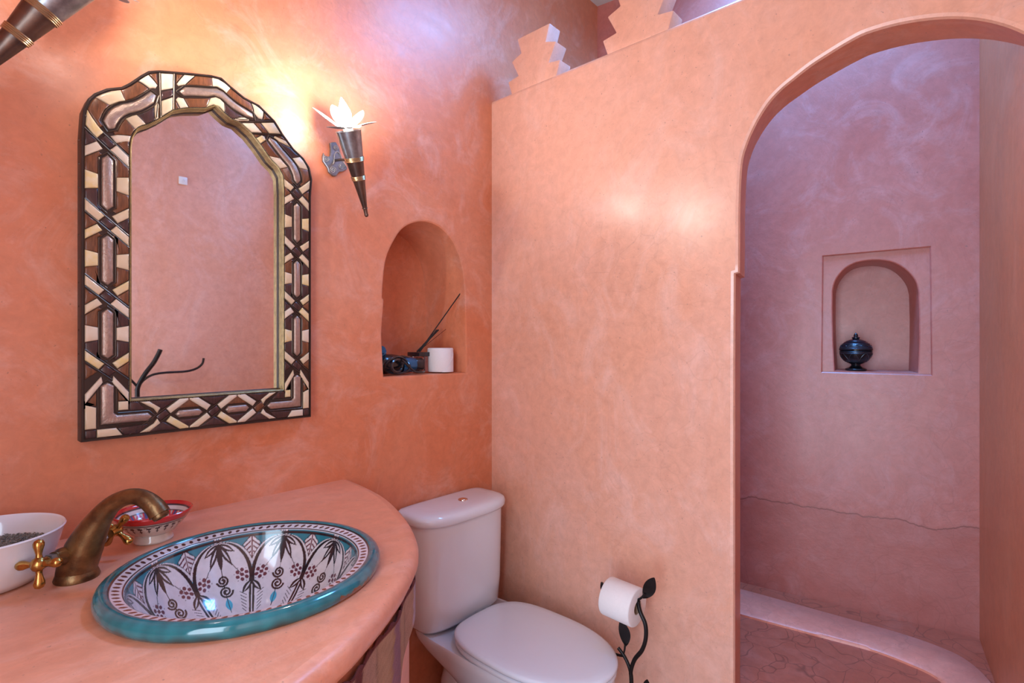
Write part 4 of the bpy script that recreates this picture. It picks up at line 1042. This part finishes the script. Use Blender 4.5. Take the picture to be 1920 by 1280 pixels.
for sg, k in ((1, .086), (-1, .072)):
    c0 = fb + Vector((0,0,.048)); dirv = (pd*sg + Vector((0,0,.10))).normalized()
    hc = c0 + dirv*k
    MB().tube([c0 + dirv*.010, c0 + dirv*.034, c0+dirv*.038, c0+dirv*.046], [.0165,.0150,.0125,.0125], 20).build('valve_neck', M['brassold'], faucet)
    MB().tube([c0+dirv*.045, c0+dirv*.056], .0110, 6).build('hex_nut', M['greytin'], faucet)
    MB().tube([c0+dirv*.054, c0+dirv*.060], .0080, 16).build('washer', M['rib'], faucet)
    mtx = Matrix.Translation(hc) @ dirv.to_track_quat('Z','Y').to_matrix().to_4x4() @ Matrix.Rotation(.12 if sg < 0 else .7, 4, 'Z')
    mb = MB()
    mb.lathe([(.0,-.014),(.0085,-.014),(.0095,-.006),(.0120,.0),(.0110,.006),(.007,.010),(.0,.012)], mat=mtx, n=24)
    h_ = mb.build('cross_handle', M['brass'], faucet, smooth=60)
    for q_ in range(4):
        m4 = mtx @ Matrix.Rotation(q_*PI/2, 4, 'Z') @ Matrix.Rotation(PI/2, 4, 'Y')
        MB().lathe([(.0062,.006),(.0048,.012),(.0044,.016),(.0058,.022),(.0078,.029),(.0080,.034),(.0060,.0385),(.001,.0405)], mat=m4, n=18).build('handle_arm', M['brass'], h_, smooth=60)
# ================================================================== BOWLS
wc = (.080,-.180,CT+.0005)
wb = thing('white_bowl', 'plain white porcelain bowl of dried herbs left of the tap', 'bowl', wc)
rib_ = lambda k: 1 + .006*math.cos(k*2*PI/96*24)
MB().lathe([(.0,.0),(.060,.0),(.078,.004),(.090,.018),(.099,.040),(.107,.066),(.1125,.086),(.1145,.090),(.1130,.0925),(.1095,.090),(.104,.066),(.094,.035),(.080,.015),(.04,.006),(.0,.005)], wc, n=96).build('bowl', M['porcelain'], wb, smooth=50)
mb = MB(); rng = np.random.RandomState(3)
R0 = .0995
for k in range(5200):
    r_ = R0*math.sqrt(rng.rand()); a = rng.rand()*2*PI; h_ = .052 + .006*math.cos(r_/R0*1.4) + rng.rand()*.006
    p = Vector((wc[0]+r_*math.cos(a), wc[1]+r_*math.sin(a), wc[2]+h_)); d_ = Vector((rng.randn(), rng.randn(), rng.randn()*.4)).normalized()*.0030
    s_ = d_.cross(Vector((0,0,1))).normalized()*.0009; u_ = Vector((0,0,.0010))
    mb.add([p-d_, p+s_, p+u_, p-s_, p-u_, p+d_], [(0,1,2),(0,2,3),(0,3,4),(0,4,1),(5,2,1),(5,3,2),(5,4,3),(5,1,4)])
mb.lathe([(.0,.050),(R0,.050),(R0-.004,.045),(.0,.045)], wc, n=40)
sd_ = mb.build('dried_herbs', M['seeds'], None, origin=(wc[0],wc[1],wc[2]+.045), smooth=0, kind='stuff', label='grey-brown dried herbs heaped inside the white porcelain bowl', category='dried herbs')
# red bowl
rb0 = (.347,-.148,CT+.0005)
rb = thing('red_bowl', 'small footed ceramic bowl with red and white painted pattern behind the tap', 'bowl', rb0)
pr_ = [(.0,.0),(.036,.0),(.0375,.003),(.034,.012),(.033,.016),(.042,.021),(.053,.032),(.063,.045),(.070,.055),(.0735,.061),(.0735,.0635),(.0715,.0645),(.0690,.0625),(.062,.050),(.052,.036),(.040,.026),(.025,.020),(.0,.018)]
NTb = 360; fineP = []
for i in range(len(pr_)-1):
    for k in range(7):
        t = k/7; fineP.append((pr_[i][0]*(1-t)+pr_[i+1][0]*t, pr_[i][1]*(1-t)+pr_[i+1][1]*t, i+t))
fineP.append((*pr_[-1], len(pr_)-1))
mb = MB(); mb.lathe([(a, b_) for a, b_, _ in fineP], rb0, n=NTb)
o = mb.build('bowl', M['redbowl'], rb, smooth=50)
colr = []
for r_, z_, q_ in fineP:
    for k in range(NTb):
        th_ = 2*PI*k/NTb; c = (.62,.53,.46)
        if q_ < 9.3:        # outside
            if z_ > .052: c = (.55,.020,.022)
            elif .0500 < z_ <= .052: c = (.03,.02,.03)
            elif .046 < z_ < .048: c = (.03,.02,.03)
            elif .030 < z_ < .044:
                a = (th_*24/(2*PI)) % 1 - .5; zz_ = (z_-.037)/.007
                if abs(a) < .08 or (abs(a) < .28 and abs(zz_-.4) < .22) or (abs(a)<.18 and abs(zz_+.5) < .2): c = (.035,.022,.03)
                if z_ > .0425: c = (.62,.53,.46) if (k//6) % 2 else (.05,.02,.03)
        else:
            if r_ > .0668: c = (.55,.020,.022)
            elif r_ > .0640: c = (.025,.02,.035)
            elif r_ > .0600: c = (.66,.62,.60)
            elif r_ > .0585: c = (.025,.02,.035)
            else:
                a = (th_*12/(2*PI)) % 1 - .5; t = (.0585-r_)/.0585
                w_ = abs(abs(a) - .46*abs(math.sin(t*PI*1.25)))
                if w_ < .085: c = (.60,.03,.05)
                elif abs(a) < .10 and .12 < t < .34: c = (.10,.16,.13) if abs(a) < .03 else (.66,.60,.56)
                elif abs(abs(a)-.5) < .10 and t < .16: c = (.06,.07,.22)
                elif abs(abs(a)-.5) < .22 and t < .5: c = (.60,.03,.05)
                elif t > .7: c = (.60,.03,.05)
        colr.append((*c, 1))
paint(o, colr)
# ================================================================== seen in the mirror: opposite wall things
sw = onY(341,340,0)
def mirrored(px, py, dist_y):   # hit of the mirrored ray with plane y = dist_y on the room side
    q_ = ray(px, py); t = (-dist_y + 1.5)/q_[1]; t = (abs(dist_y) + 1.5)/q_[1]; return (q_[0]*t, dist_y, CZ + q_[2]*t)
s_ = mirrored(341, 340, -1.8595)
swt = thing('light_switch', 'small square white wall socket seen in the mirror', 'socket', (s_[0], -1.86, s_[2]))
mb = MB(); mb.box((s_[0]-.021,-1.8595,s_[2]-.021),(s_[0]+.021,-1.852,s_[2]+.021)); mb.build('plate', M['switch'], swt, bevel=.002)
mtx = Matrix.Translation((s_[0],-1.852,s_[2]-.002)) @ Matrix.Rotation(PI/2, 4, 'X')
MB().lathe([(.0,-.0015),(.0055,-.0015),(.0060,-.001),(.0060,.0)], mat=mtx.inverted() if False else Matrix.Translation((s_[0],-1.8512,s_[2]-.002)) @ Matrix.Rotation(-PI/2, 4, 'X'), n=16, cap0=True).build('socket_hole', M['iron'], swt)
TY = -1.76
def Q(px, py): return mirrored(px, py, TY)
q0 = Q(256, 720)
tree = thing('towel_stand', 'black wrought-iron branching towel stand reflected low in the mirror', 'towel stand', (q0[0], TY, 0))
MB().tube(cr([(q0[0], TY, .012),(q0[0], TY, .5), Q(256,750), Q(256,730), Q(261,716), Q(272,698), Q(286,680), Q(295,664), Q(299,655)], 5), .011, 10).build('stem', M['iron'], tree)
MB().tube(cr([Q(258,724), Q(268,712), Q(285,702), Q(310,698), Q(345,696), Q(365,691), Q(377,682), Q(380,671)], 5), .006, 8).build('branch', M['iron'], tree)
MB().tube(cr([Q(257,726), Q(250,718), Q(243,711), Q(232,700)], 5), .006, 8).build('branch', M['iron'], tree)
for k in range(3):
    a = k*2*PI/3 + PI/6
    ex, ey = .10*math.cos(a), .085*math.sin(a)
    MB().tube(cr([(q0[0], TY, .04),(q0[0]+ex*.6, TY+ey*.6, .03),(q0[0]+ex, TY+ey, .009)], 5), .009, 8).build('foot', M['iron'], tree)
